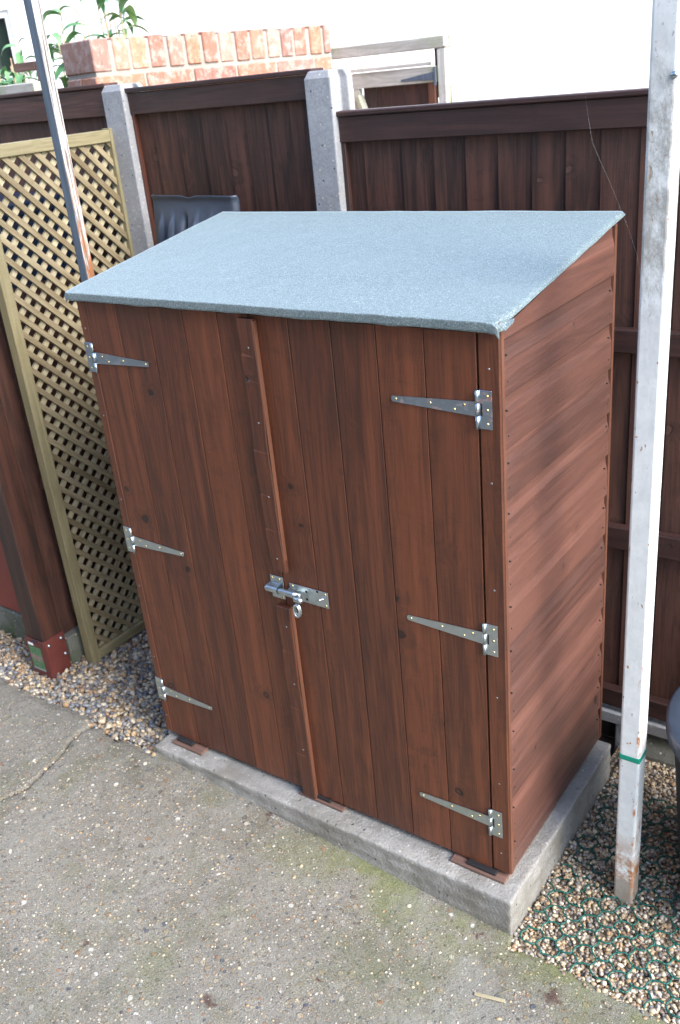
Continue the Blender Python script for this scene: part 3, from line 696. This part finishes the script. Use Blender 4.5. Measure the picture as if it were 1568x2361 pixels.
# roof: deck plus felt folded down over the front edge
b = MB()
b.prism([(-.010, 1.3840), (.606, 1.4770), (.606, 1.4870), (-.010, 1.3940)], 0, -.010, 1.2035, grain='x'); b.build('roof_deck', 'edge_wood', shed)
def roof_felt():
    nx_, ny_ = 150, 60; X0, X1, Y0, Y1 = -.026, 1.214, -.019, .618
    prof = []                      # (y, z, kind)
    for i in range(ny_ + 1):
        t = i / ny_; y = Y1 + (Y0 - Y1) * t; prof.append((y, 1.3985 + (y - Y0) * .1535))
    zf = prof[-1][1]
    for k in range(1, 5): an = k / 4 * math.pi / 2; prof.append((Y0 - .0022 * math.sin(an), zf - .0022 * (1 - math.cos(an))))
    for k in range(1, 5): prof.append((Y0 - .0022 + .0004 * k, zf - .0022 - .0045 * k))
    vs = []; N_ = len(prof)
    for j, (y, z) in enumerate(prof):
        for i in range(nx_ + 1):
            t = i / nx_; x = X0 + (X1 - X0) * t
            dz = .0012 * fbm(x * 6, y * 6, 3) + .0006 * fbm(x * 22, y * 22, 1)
            yy = y + (.0022 * fbm(x * 9, 5) + .0010 * fbm(x * 31, 2)) * smooth((.05 - y) / .07)
            xx = x
            if t > .9: xx += .0022 * fbm(y * 12, 9) * smooth((t - .9) / .1)
            if t < .05: xx += .003 * fbm(y * 9, 4) * smooth((.05 - t) / .05)
            if j == N_ - 1: dz += .0022 * fbm(x * 14, 8)
            # sides droop slightly past the deck; the front left corner is cut off, the front right corner crumples
            drp = smooth((t - .992) / .008) * .0085 + smooth((.006 - t) / .006) * .010
            cr = smooth((x - 1.175) / .04) * smooth((.045 - y) / .05)
            if cr > 0: dz += .004 * fbm(x * 70, y * 70, z * 60) * cr - .003 * cr; xx -= .006 * cr; yy += .004 * cr * fbm(x * 55, 6)
            cl = smooth((-.004 - x) / .02) * smooth((.03 - y) / .05); yy += .010 * cl
            vs.append((xx, yy, z + dz - drp))
    fs_ = [(j * (nx_ + 1) + i, j * (nx_ + 1) + i + 1, (j + 1) * (nx_ + 1) + i + 1, (j + 1) * (nx_ + 1) + i) for j in range(N_ - 1) for i in range(nx_)]
    b = MB(); b.add(vs, fs_, vs, 0, True)
    # folded flap of felt at the front right corner
    b.add([(1.206, -.012, 1.3790), (1.2165, -.006, 1.3825), (1.224, .012, 1.3960), (1.221, .020, 1.3990), (1.210, .006, 1.3950), (1.205, -.010, 1.3910)], [(0, 1, 5), (1, 4, 5), (1, 2, 4), (2, 3, 4)], None, 0, False)
    o = b.build('roof_felt', 'felt', shed)
    md = o.modifiers.new('thickness', 'SOLIDIFY'); md.thickness = .0028; md.offset = -1
    return o
rf = roof_felt()
for p in rf.data.polygons:
    pass

# ---------------------------------------------------------------- fence behind
FY = .80
def cpost(x0, x1, top, label):
    t = MB(); y0, y1 = .755, .865; s = .026; yb0, yb1 = .792, .842
    poly = [(x0, y0), (x1, y0), (x1, yb0), (x1 - s, yb0 + .004), (x1 - s, yb1 - .004), (x1, yb1), (x1, y1), (x0, y1), (x0, yb1), (x0 + s, yb1 - .004), (x0 + s, yb0 + .004), (x0, yb0)]
    vs = []; c = ((x0 + x1) / 2, (y0 + y1) / 2)
    lev = [(-.2, 1), (.4, 1), (1.0, 1), (top - .02, 1), (top, .80)]
    for z, k in lev:
        for (x, y) in poly: vs.append((c[0] + (x - c[0]) * k, c[1] + (y - c[1]) * k, z))
    n_ = 12; fs_ = [(l * n_ + i, l * n_ + (i + 1) % n_, (l + 1) * n_ + (i + 1) % n_, (l + 1) * n_ + i) for l in range(len(lev) - 1) for i in range(n_)]
    fs_.append(tuple(4 * n_ + i for i in range(n_)))
    t.add(vs, fs_, None, 0); o = t.build('concrete_post', 'post_conc', None, (c[0], c[1], -.13))
    md = o.modifiers.new('bevel', 'BEVEL'); md.width = .004; md.segments = 2; md.limit_method = 'ANGLE'
    return tag(o, label, 'fence post', 'slotted concrete posts in the back fence')
cpost(.231, .322, 1.851, 'slotted concrete fence post between the tall short panel and the lower right panel')
cpost(-.607, -.510, 1.872, 'slotted concrete fence post behind the corner of the trellis')
cpost(2.150, 2.245, 1.760, 'slotted concrete fence post at the far right end of the fence')

def panel(x0, x1, z0, ztop, label, frame='fence_frame', boards='fence_wood', stileL=None, seams=None, rails=(), boardh=.062, cap=True, proud=.0):
    e = empty('fence_panel', ((x0 + x1) / 2, FY, z0), label, 'fence panel')
    if seams is None: seams = list(np.arange(x0 + .02, x1, .0955)) + [x1 - .002]
    b = MB()
    for i, (a0, a1) in enumerate(zip(seams, seams[1:])):
        # feather edge: thick edge overlaps the thin edge of the next board
        poly = [(a0 - .010, .7985 + random.uniform(-.001, .001)), (a1 + .002, .8065), (a1 + .002, .8105), (a0 - .010, .8125)]
        vs = [(x, y + (random.uniform(-.001, .001) if z > 0 else 0), z) for z in (z0, ztop - .02) for (x, y) in poly]
        q = (random.uniform(-30, 30), random.uniform(-9, 9), random.uniform(-9, 9))
        b.add(vs, [(0, 1, 2, 3), (7, 6, 5, 4), (0, 4, 5, 1), (1, 5, 6, 2), (2, 6, 7, 3), (3, 7, 4, 0)], [(p[2] + q[0], p[0] + q[1], p[1] + q[2]) for p in vs])
    b.build('boards', boards, e)
    b = MB(); b.box(x0 + .001, x1 - .001, .778, .797, ztop - .020 - boardh, ztop - .0144, 'x', ch=.002); b.build('top_board', frame, e)
    if cap:
        b = MB(); b.box(x0, x1, .770, .832, ztop - .014, ztop, 'x', ch=.003); b.build('capping', frame, e)
    for (xs0, xs1, mt) in ((x0 + .001, x0 + .034, stileL or frame), (x1 - .034, x1 - .001, frame)):
        b = MB(); b.box(xs0, xs1, .782, .7965, z0, ztop - .021 - boardh, 'z', ch=.0015); b.build('stile', mt, e)
    for (r0, r1) in rails:
        b = MB(); b.box(x0 + .036, x1 - .036, .765, .797, r0, r1, 'x', ch=.002); b.build('rail', frame, e)
    return e
panel(.302, 2.155, .000, 1.742, 'long dark brown fence panel behind the right side of the shed, lower than its neighbours', seams=[.325, .398, .523, .625, .721, .817, .912, 1.004, 1.095, 1.192, 1.29, 1.388, 1.486, 1.58, 1.68, 1.78, 1.875, 1.97, 2.06, 2.135],
      rails=((1.118, 1.178), (.545, .612), (-.004, .058)))
panel(-.535, .250, .03, 1.858, 'tall narrow dark brown fence panel between the two concrete posts', stileL='red_batten', seams=[-.50, -.425, -.314, -.208, -.106, -.025, .062, .146, .222], rails=((1.10, 1.16), (.55, .61)), boardh=.060)
panel(-2.50, -.600, .03, 1.880, 'warm brown fence panel behind the diamond trellis', frame='left_fence', boards='left_fence', seams=None, rails=((1.05, 1.11), (.5, .56)), boardh=.080)
b = MB(); b.box(.326, 2.15, .758, .800, -.062, -.022, 'x', ch=.003); tag(b.build('gravel_board', 'post_conc', None, (1.2, .78, -.06)), 'thin pale concrete gravel board under the right fence panel', 'gravel board')
b = MB(); b.box(-2.5, -.615, .77, .80, -.12, .028, 'x', ch=.003); tag(b.build('gravel_board', 'dark_conc', None, (-1.5, .78, -.12)), 'dark concrete gravel board under the left fence panel behind the trellis', 'gravel board')
b = MB(); b.box(-.50, .225, .77, .80, -.12, .028, 'x', ch=.003); tag(b.build('gravel_board', 'dark_conc', None, (-.2, .78, -.12)), 'concrete gravel board hidden low behind the shed', 'gravel board')
b = MB(); b.box(1.185, 1.245, .770, .83, -.20, -.062, 'z', ch=.004); tag(b.build('concrete_stub', 'post_conc', None, (1.21, .8, -.15)), 'short concrete stub under the gravel board behind the shed corner', 'stub post')
b = MB(); b.prism([(.83, -.2), (.83, -.070), (.790, -.072), (.745, -.135), (.735, -.2)], 0, 1.285, 2.15); tag(b.build('concrete_haunch', 'dark_conc', None, (1.7, .79, -.15)), 'sloping concrete haunch at the foot of the right fence panel', 'concrete footing')
b = MB(); b.box(.3, 2.2, .86, .88, -.2, .02, 'x', ch=0); tag(b.build('soil_bank', 'soil'), kind='structure')

# hair-thin wire in front of the right panel
b = MB(); pts = [(1.055, .765, 1.735), (1.075, .74, 1.68), (1.088, .73, 1.635), (1.142, .72, 1.536), (1.187, .71, 1.446), (1.215, .705, 1.38), (1.229, .70, 1.324), (1.24, .70, 1.26)]
b.tube(pts, .00008, 5); tag(b.build('thin_wire', 'zinc'), 'hair-thin wire hanging down from the right fence panel', 'wire')

# ---------------------------------------------------------------- trellis
tr = empty('diamond_trellis', (-.59, .49, -.06), 'tall pale diamond lattice trellis standing on edge beside the shed', 'trellis')
X_ = -.592; y0, y1, z0, z1 = .196, .782, -.075, 1.740; fw = .038
for args in ((y0, y0 + fw, z0, z1 - fw - .0005, 'z'), (y1 - fw, y1, z0, z1 + .004, 'z')):
    b = MB(); b.box(X_ - .032, X_ + .006, args[0], args[1], args[2], args[3], args[4], ch=.002); b.build('frame_rail', 'trellis_wood', tr)
for zz in ((z1 - fw, z1), (z0 + .02, z0 + .02 + fw)):
    b = MB(); b.box(X_ - .032, X_ + .006, y0 + (0 if zz[1] == z1 else fw + .0005), y1 - fw - .0005, zz[0], zz[1], 'y', ch=.002); b.build('frame_rail', 'trellis_wood', tr)
def laths(sgn, x, name, mt='trellis_lath'):
    b = MB(); w_ = .0178; iy0, iy1, iz0, iz1 = y0 + fw + .0006, y1 - fw - .0006, z0 + .02 + fw + .0006, z1 - fw - .0006; pv = .0600
    W_ = iy1 - iy0; k = iz0 - W_
    while k < iz1 + W_:
        # centre line: z = k + (y-iy0) if sgn>0 else z = k + W - (y-iy0)... clipped to the opening
        hw = w_ / math.sqrt(2)
        def clip(poly, ax, lim, keep):
            out = []
            for i in range(len(poly)):
                p, q = poly[i], poly[(i + 1) % len(poly)]
                inp = (p[ax] - lim) * keep >= 0; inq = (q[ax] - lim) * keep >= 0
                if inp: out.append(p)
                if inp != inq:
                    t = (lim - p[ax]) / (q[ax] - p[ax]); out.append((p[0] + (q[0] - p[0]) * t, p[1] + (q[1] - p[1]) * t))
            return out
        za, zb = (k, k + W_) if sgn > 0 else (k + W_, k)
        poly = [(iy0, za - hw), (iy1, zb - hw), (iy1, zb + hw), (iy0, za + hw)]
        poly = clip(poly, 1, iz0, 1); poly = clip(poly, 1, iz1, -1) if len(poly) > 2 else poly
        if len(poly) > 2:
            jx = random.uniform(-.0006, .0006); n_ = len(poly); q = (random.uniform(-30, 30), random.uniform(-9, 9), random.uniform(-9, 9))
            vs = [(x + jx + dx, p[0], p[1]) for dx in (0, -.0085) for p in poly]
            s2_ = .7071; gs = [((p[1] + sgn * p[2]) * s2_ + q[0], (p[2] - sgn * p[1]) * s2_ + q[1], p[0] + q[2]) for p in vs]
            b.add(vs, [tuple(range(n_)), tuple(range(n_, 2 * n_))[::-1]] + [(i, (i + 1) % n_, n_ + (i + 1) % n_, n_ + i) for i in range(n_)], gs)
        k += pv
    return b.build(name, mt, tr)
laths(-1, X_ - .002, 'lattice'); laths(1, X_ - .0118, 'lattice', 'trellis_pale')  # back laths look lit through their paler material

# ---------------------------------------------------------------- timber post in its shoe, low panels, navy container
tp = empty('timber_post', (-.711, .103, -.10), 'square brown timber post standing in a red metal shoe on the gravel', 'timber post')
b = MB(); b.box(-.760, -.664, .066, .148, -.09, 1.75, 'z', ch=.004); b.build('post', 'brown_post', tp)
b = MB()
for (a, c_) in (((-.764, -.660, .0605, .0640), 0), ((-.764, -.660, .1500, .1535), 0), ((-.7645, -.7615, .0645, .1495), 0), ((-.6625, -.6595, .0645, .1495), 0)):
    b.box(a[0], a[1], a[2], a[3], -.10, .092, 'z', ch=.001)
sh = b.build('metal_shoe', 'shoe_red', tp)
for y, z in ((.136, .072), (.138, .004), (.080, .070)):
    b = MB(); b.tube([(-.6600, y, z), (-.6540, y, z)], .0065, 6); b.tube([(-.6545, y, z), (-.6520, y, z)], .0030, 8); b.build('bolt', 'zinc', sh)
b = MB(); b.box(-.752, -.684, .0592, .0598, -.040, .060, ch=0); st = b.build('sticker', 'sticker', sh)
for v in st.data.vertices: v.co.z += 0
b = MB(); b.box(-.750, -.722, .0590, .0597, .064, .074, ch=0); b.build('sticker', 'white_upvc', sh)
b = MB(); b.box(-.718, -.694, .0590, .0598, .083, .092, ch=0); b.build('sticker', 'navy_plastic', sh)
lp = empty('fence_panel', (-1.3, .20, .05), 'red-brown low panel at the left edge, behind the timber post', 'fence panel')
b = MB(); b.box(-2.2, -.775, .196, .214, .056, .42, 'x', ch=.002); b.build('board', 'red_board', lp)
b = MB(); b.box(-2.2, -.775, .200, .218, .424, 1.55, 'x', ch=.002); b.build('board', 'brown_post', lp)
b = MB(); b.box(-2.2, -.775, .188, .226, -.12, .052, 'x', ch=.004); tag(b.build('gravel_board', 'dark_conc', None, (-1.4, .2, -.12)), 'mossy concrete gravel board under the red low panel at the left edge', 'gravel board')
sp = empty('fence_panel', (-.70, .5, .05), 'very dark boarded panel running back behind the trellis', 'fence panel')
b = MB()
for k in range(7): b.box(-.712, -.700, .155 + k * .0868, .155 + (k + 1) * .0868 - .002, .05, 1.30, 'z', ch=.001)
b.build('boards', 'fence_wood', sp)
for z in (.12, .62): b = MB(); b.box(-.699, -.672, .232, .76, z, z + .05, 'y', ch=.002); b.build('rail', 'fence_wood', sp)
b = MB(); b.box(-.712, -.672, .170, .755, -.12, .045, 'y', ch=.004); tag(b.build('gravel_board', 'dark_conc', None, (-.69, .5, -.12)), 'concrete gravel board under the dark side panel behind the trellis', 'gravel board')
nv = empty('plastic_container', (-1.05, .48, -.06), 'dark navy plastic container glimpsed through the upper trellis', 'container')
b = MB(); b.box(-1.25, -.80, .36, .72, -.06, 1.50, ch=.03, segs=3); b.build('body', 'navy_plastic', nv)
b = MB(); b.box(-1.27, -.78, .34, .74, 1.502, 1.55, ch=.02, segs=3); b.build('lid', 'navy_plastic', nv)

# ---------------------------------------------------------------- metal posts
wp = empty('metal_post', (1.4215, .210, -.13), 'white painted square steel post with rust and flaking paint, right of the shed', 'post')
b = MB(); b.box(1.397, 1.446, .185, .235, -.17, 2.7, ch=.006, segs=3); b.build('shaft', 'white_paint', wp)
b = MB(); b.box(1.3962, 1.4468, .1842, .2358, .311, .329, ch=.006, segs=3); b.build('tape', 'green_tape', wp)
b = MB(); b.tube([(1.442, .1853, 1.785), (1.442, .1815, 1.785)], .0062, 14); b.box(1.437, 1.447, .1808, .1814, 1.7842, 1.7858, ch=0, mi=1); b.build('screw', ['zinc', 'void'], wp)
dp = empty('metal_post', (-.19, .21, -.13), 'slim dark blue-grey steel post with a rusty edge coloured as lit, left of the shed', 'post')
b = MB(); b.box(-.211, -.182, .2000, .2035, -.17, 2.7, ch=.001); b.build('front_flange', 'grey_steel', dp)
b = MB(); b.box(-.1815, -.1785, .2000, .2100, -.17, 2.7, ch=.0012); b.box(-.1810, -.1780, .2104, .2250, -.17, 2.7, ch=.0012); b.box(-.211, -.182, .204, .224, -.17, 2.7, ch=.0012); b.build('side_flange', 'lit_side_steel', dp)  # this face's light is put into its paler colour

# ---------------------------------------------------------------- ribbed shovel behind the shed
shv = empty('snow_shovel', (-.23, .71, -.10), 'black ribbed plastic shovel blade standing upside down against the fence', 'shovel')
b = MB(); nx_, nz_ = 72, 50; vs = []
for j in range(nz_ + 1):
    for i in range(nx_ + 1):
        u = i / nx_; v = j / nz_; z = 1.535 - .42 * v - .006 * u
        half = .182 + .010 * v; x = -.228 + (u - .5) * 2 * half - .012 * v
        y = .715 - .030 * (1 - (2 * u - 1) ** 2) * smooth(v * 3) - .025 * v
        e_ = smooth((v - .10) / .14)
        for rc in (.13, .27, .42, .60, .76):
            bend = .03 * math.sin(v * 5) * (1 if rc < .5 else -1.6)
            wdt = .012 if rc != .42 else .030
            y -= .024 * e_ * math.exp(-((u - rc - bend * .6) / wdt) ** 2) * (1 if rc != .42 else -1.2)
        z -= .006 * math.exp(-((u - .48) / .06) ** 2) * (1 - smooth(v * 12))
        if v < .03: y += -.010 * (1 - v / .03)
        if u > .965: y += .018 * smooth((u - .965) / .035)
        if u < .03: y += .018 * smooth((.03 - u) / .03)
        vs.append((x, y, z))
b.add(vs, [(j * (nx_ + 1) + i, j * (nx_ + 1) + i + 1, (j + 1) * (nx_ + 1) + i + 1, (j + 1) * (nx_ + 1) + i) for j in range(nz_) for i in range(nx_)], None, 0, True)
o = b.build('blade', 'grey_plastic', shv); md = o.modifiers.new('t', 'SOLIDIFY'); md.thickness = .003
b = MB(); b.tube([(-.24, .68, 1.15), (-.25, .70, .60), (-.26, .72, .02)], .014, 12); b.build('handle', 'grey_plastic', shv)

# ---------------------------------------------------------------- round black bin at the right edge
tb = empty('plastic_tub', (1.734, .36, -.14), 'large round black plastic tub with a wide rim at the right edge', 'tub')
b = MB(); b.lathe([(0, 0), (.205, 0), (.210, .01), (.253, .49), (.254, .530), (.222, .530), (.198, .02), (0, .02)], (1.734, .36, -.14), 96); b.build('body', 'black_plastic', tb)
b = MB(); b.lathe([(.2545, .500), (.267, .505), (.272, .512), (.273, .538), (.270, .5445), (.265, .546), (.226, .546), (.219, .542), (.2175, .520)], (1.734, .36, -.14), 96); b.build('rim', 'grey_plastic', tb)
b = MB(); b.lathe([(0, .47), (.217, .47)], (1.734, .36, -.14), 96); b.build('soil_fill', 'soil', tb)
b = MB(); b.tube([(1.50, .46, .335), (1.482, .475, .325), (1.478, .50, .305), (1.505, .505, .28)], .012, 10); b.build('handle', 'grey_plastic', tb)

# ---------------------------------------------------------------- brick wall beyond the fence
bwall = empty('brick_wall', (-.89, 1.7, -.12), 'old red brick wall with a brick-on-edge coping beyond the fence', 'brick wall')
A = Vector((-.990, 1.090, 0)); Bp = Vector((-.785, 2.335, 0)); u = (Bp - A).normalized(); nrm = Vector((u.y, -u.x, 0)); L = (Bp - A).length; th = .215
rotm = Matrix((u, -nrm, Vector((0, 0, 1)))).transposed()
def wbox(b, s0, s1, d0, d1, z0, z1, mi=0, ch=.004, jit=.003, tw=.015):
    c = A + u * ((s0 + s1) / 2) - nrm * ((d0 + d1) / 2) + nrm * random.uniform(-jit, jit); c.z = (z0 + z1) / 2 + random.uniform(-.0015, .0015)
    b.cbox(c, (s1 - s0, d1 - d0, z1 - z0), 'x', rot=rotm @ Matrix.Rotation(random.uniform(-tw, tw), 3, 'Z'), ch=ch, mi=mi)
b = MB(); s = 0.0; k = 0
while s < L - .03:
    w_ = .068 + random.uniform(-.004, .006) if k else .078; wbox(b, s, min(s + w_, L), 0, th, 1.925, 2.038 + random.uniform(-.002, .003)); s += w_ + random.uniform(.013, .021); k += 1
b.build('coping', 'brick', bwall)
b = MB(); z = 1.910; row = 0
while z > -.1:
    s = 0
    while s < L - .02:
        w_ = (.218 if row % 2 == 0 else .105) + random.uniform(-.006, .006)
        if s == 0 and row % 2: w_ = .105
        s1_ = min(s + w_, L)
        wbox(b, s, s1_, .001, .104, z - .067, z); wbox(b, s, s1_, .114, th - .001, z - .067, z); s = s1_ + .011
    z -= .078; row += 1
b.build('brickwork', 'brick', bwall)
b = MB(); wbox(b, .006, L - .006, .007, th - .007, -.12, 2.030, ch=0, jit=0, tw=0); b.build('mortar_core', 'mortar', bwall)

# ---------------------------------------------------------------- side gate beyond the fence
gf = empty('gate_frame', (-.5, 2.36, -.1), 'silvered timber gate frame with a high cross beam, beyond the fence', 'gate frame')
b = MB(); b.box(-.80, -.205, 2.345, 2.385, 1.896, 1.945, 'x', ch=.004); b.build('beam', 'old_wood', gf)
b = MB(); b.box(-.250, -.196, 2.3855, 2.44, -.12, 1.944, 'z', ch=.003); b.build('post', 'old_wood', gf)
b = MB(); b.box(-.245, -.205, 2.348, 2.3845, -.12, 1.894, 'z', ch=.003); b.build('post', 'old_wood', gf)
b = MB(); b.box(-.292, -.270, 2.41, 2.45, 1.70, 1.92, 'z', ch=.002); b.build('stop', 'left_fence', gf)
gt = empty('side_gate', (-.45, 2.36, 0), 'weathered ledged timber gate with a grey tee hinge, beyond the fence', 'gate')
b = MB(); b.box(-.690, -.255, 2.340, 2.372, 1.765, 1.829, 'x', ch=.002); b.build('top_rail', 'old_wood', gt)
b = MB(); b.box(-.690, -.262, 2.330, 2.3395, 1.833, 1.848, 'x', ch=.002); b.build('top_edge', 'old_wood', gt)
b = MB(); b.box(-.294, -.258, 2.344, 2.37, -.05, 1.764, 'z', ch=.002); b.build('stile', 'edge_wood', gt)
b = MB(); b.box(-.690, -.655, 2.344, 2.37, -.05, 1.764, 'z', ch=.002); b.build('stile', 'old_wood', gt)
b = MB(); b.bar((-.66, 2.346, 1.735), (-.56, 2.346, 1.45), .02, .045, up=(0, 1, 0)); b.build('brace', 'old_wood', gt)
b = MB()
for k in range(5): b.box(-.652 + k * .075, -.652 + (k + 1) * .075 - .003, 2.374, 2.388, -.05, 1.765, 'z', ch=.001)
b.build('boards', 'fence_frame', gt)
b = MB(); b.prism([(1.781, -.42), (1.776, -.42), (1.766, -.262), (1.802, -.262)][::1], 1, 0, 0) if False else None
vs = [(x, y, z) for y in (2.3385, 2.3360) for (x, z) in ((-.425, 1.786), (-.262, 1.806), (-.262, 1.774), (-.425, 1.778))]
b.add(vs, [(0, 1, 2, 3), (7, 6, 5, 4), (0, 4, 5, 1), (1, 5, 6, 2), (2, 6, 7, 3), (3, 7, 4, 0)]); b.box(-.258, -.247, 2.334, 2.3395, 1.752, 1.826, ch=.001); b.build('tee_hinge', 'grey_steel', gt)

# ---------------------------------------------------------------- neighbouring white house
hs = empty('white_house', (-4.64, 3.6, -.12), 'bright white rendered neighbouring house filling the background', 'house')
wx0, wx1, wz0, wz1 = -5.6, -4.64, 1.3, 2.50
b = MB(); Y0, Y1 = 3.6, 5.6
for (a0, a1, c0, c1) in ((-9, wx0, -.2, 5.2), (wx1, 7.0, -.2, 5.2), (wx0, wx1, -.2, wz0), (wx0, wx1, wz1, 5.2)): b.box(a0, a1, Y0, Y1, c0, c1, ch=0)
b.build('wall', 'white_render', hs)
b = MB()
for (a0, a1, c0, c1) in ((wx0, wx0 + .05, wz0, wz1), (wx1 - .05, wx1, wz0, wz1), (wx0 + .05, wx1 - .05, wz1 - .05, wz1), (wx0 + .05, wx1 - .05, wz0, wz0 + .05), (-4.885, -4.845, wz0 + .05, wz1 - .05), (-4.845, -4.69, 2.02, 2.05)): b.box(a0 + .0005, a1 - .0005, Y0 + .02, Y0 + .07, c0 + .0005, c1 - .0005, ch=.003)
wf = b.build('window', 'white_upvc', hs)
b = MB(); b.box(wx0 + .03, wx1 - .03, Y0 + .075, Y0 + .085, wz0 + .03, wz1 - .03, ch=0); b.build('pane', 'glass_dark', wf)
hs.rotation_euler = (0, 0, R(28))
b = MB(); b.box(-9.1, 7.1, 3.45, 5.0, 5.203, 5.30, ch=.01); b.build('roof', 'grey_steel', hs)

# unseen house wall, added behind the camera to shade the front faces
oh = empty('added_shade_house', (-1, -4.1, -.12), 'unseen brick house wall added behind the viewpoint to shade the shed front', 'house')
b = MB(); b.box(-6, 3.4, -4.5, -3.7, -.2, 4.8, ch=0); b.build('wall', 'brick_far', oh)
b = MB(); b.box(-6.1, 3.5, -4.9, -3.55, 4.803, 4.95, ch=.01); b.build('roof', 'grey_steel', oh)

# weathered rail and stump beyond the left fence panel
b = MB(); b.box(-1.95, -1.19, .955, 1.01, 1.878, 1.915, 'x', ch=.004); tag(b.build('garden_rail', 'old_wood', None, (-1.6, 1.0, 1.9)), 'lichened pale rail just above the left fence panel', 'rail')
b = MB(); b.box(-1.205, -1.165, .99, 1.03, -.12, 1.985, 'z', ch=.003); b.box(-1.33, -1.206, .99, 1.025, 1.955, 1.985, 'x', ch=.002); tag(b.build('garden_stake', 'pale_wood', None, (-1.19, 1.0, -.12)), 'brown stake with a short arm behind the slim dark steel post', 'stake')

# ---------------------------------------------------------------- shrubs
def shrub(cx, cy, zb, z0, z1, rad, nstem, nleaf, L0, label, seed):
    rnd = random.Random(seed); e = empty('shrub', (cx, cy, zb), label, 'shrub')
    st_ = MB(); lf = MB()
    for i in range(nstem):
        an = rnd.uniform(0, 6.28); rr0 = rad * rnd.uniform(.2, 1)
        top = Vector((cx + rr0 * math.cos(an), cy + rr0 * math.sin(an), rnd.uniform(z0 + .5 * (z1 - z0), z1)))
        base = Vector((cx + rnd.uniform(-.05, .05), cy + rnd.uniform(-.05, .05), zb)); pts = []
        for k in range(9):
            t = k / 8; p = base.lerp(top, t); p += Vector((math.cos(an), math.sin(an), 0)) * .06 * math.sin(t * 3.1); pts.append(p)
        st_.tube(pts, [.010 * (1 - .75 * k / 8) for k in range(9)], 7)
        for k in range(nleaf):
            t = rnd.uniform(.62, 1.0); idx = min(7, int(t * 8)); p = pts[idx].lerp(pts[idx + 1], t * 8 - idx)
            a2 = rnd.uniform(0, 6.28); ln = L0 * rnd.uniform(.6, 1.25); wd = ln * rnd.uniform(.10, .15); out_ = Vector((math.cos(a2), math.sin(a2), 0)); side = Vector((-math.sin(a2), math.cos(a2), rnd.uniform(-.5, .5))).normalized()
            up0 = rnd.uniform(.2, 1.1); vs = []; ns = 8
            q = p.copy(); ang = up0
            for s_ in range(ns + 1):
                tt = s_ / ns; wd_ = wd * (math.sin(math.pi * min(1, tt * .93 + .05)) ** .8)
                nr = Vector((0, 0, 1)); vs += [q - side * wd_ + nr * wd_ * .35, q, q + side * wd_ + nr * wd_ * .35]
                q = q + (out_ * math.cos(ang) + Vector((0, 0, 1)) * math.sin(ang)) * ln / ns; ang -= rnd.uniform(.12, .42)
            lf.add(vs, [(3 * s_, 3 * s_ + 1, 3 * s_ + 4, 3 * s_ + 3) for s_ in range(ns)] + [(3 * s_ + 1, 3 * s_ + 2, 3 * s_ + 5, 3 * s_ + 4) for s_ in range(ns)], None, 0, True)
    st_.build('stems', 'stem', e); lf.build('foliage', 'leaf', e)
shrub(-1.95, 1.45, -.12, 1.75, 2.12, .26, 20, 22, .125, 'leafy green shrub with broken pale stems at the top left corner', 3)
shrub(-1.36, 1.40, -.12, 1.80, 2.24, .20, 15, 13, .15, 'slender shrub with long drooping leaves above the end of the brick wall', 5)

# ---------------------------------------------------------------- bits on the driveway
b = MB(); vs = []
b.bar((1.227, -.252, zdrive(1.23) + .0045), (1.296, -.232, zdrive(1.29) + .0040), .0085, .0035, ch=.001); tag(b.build('wood_splinter', 'trellis_pale', None, (1.26, -.24, zdrive(1.26))), 'pale splinter of wood lying on the driveway near the bottom edge', 'wood splinter')
b = MB(); b.tube([(1.272, -.222, zdrive(1.27) + .002), (1.285, -.207, zdrive(1.28) + .003), (1.292, -.196, zdrive(1.29) + .002)], .0009, 6); tag(b.build('straw', 'trellis_wood', None, (1.28, -.21, zdrive(1.28))), 'thin straw beside the wood splinter on the driveway', 'straw')
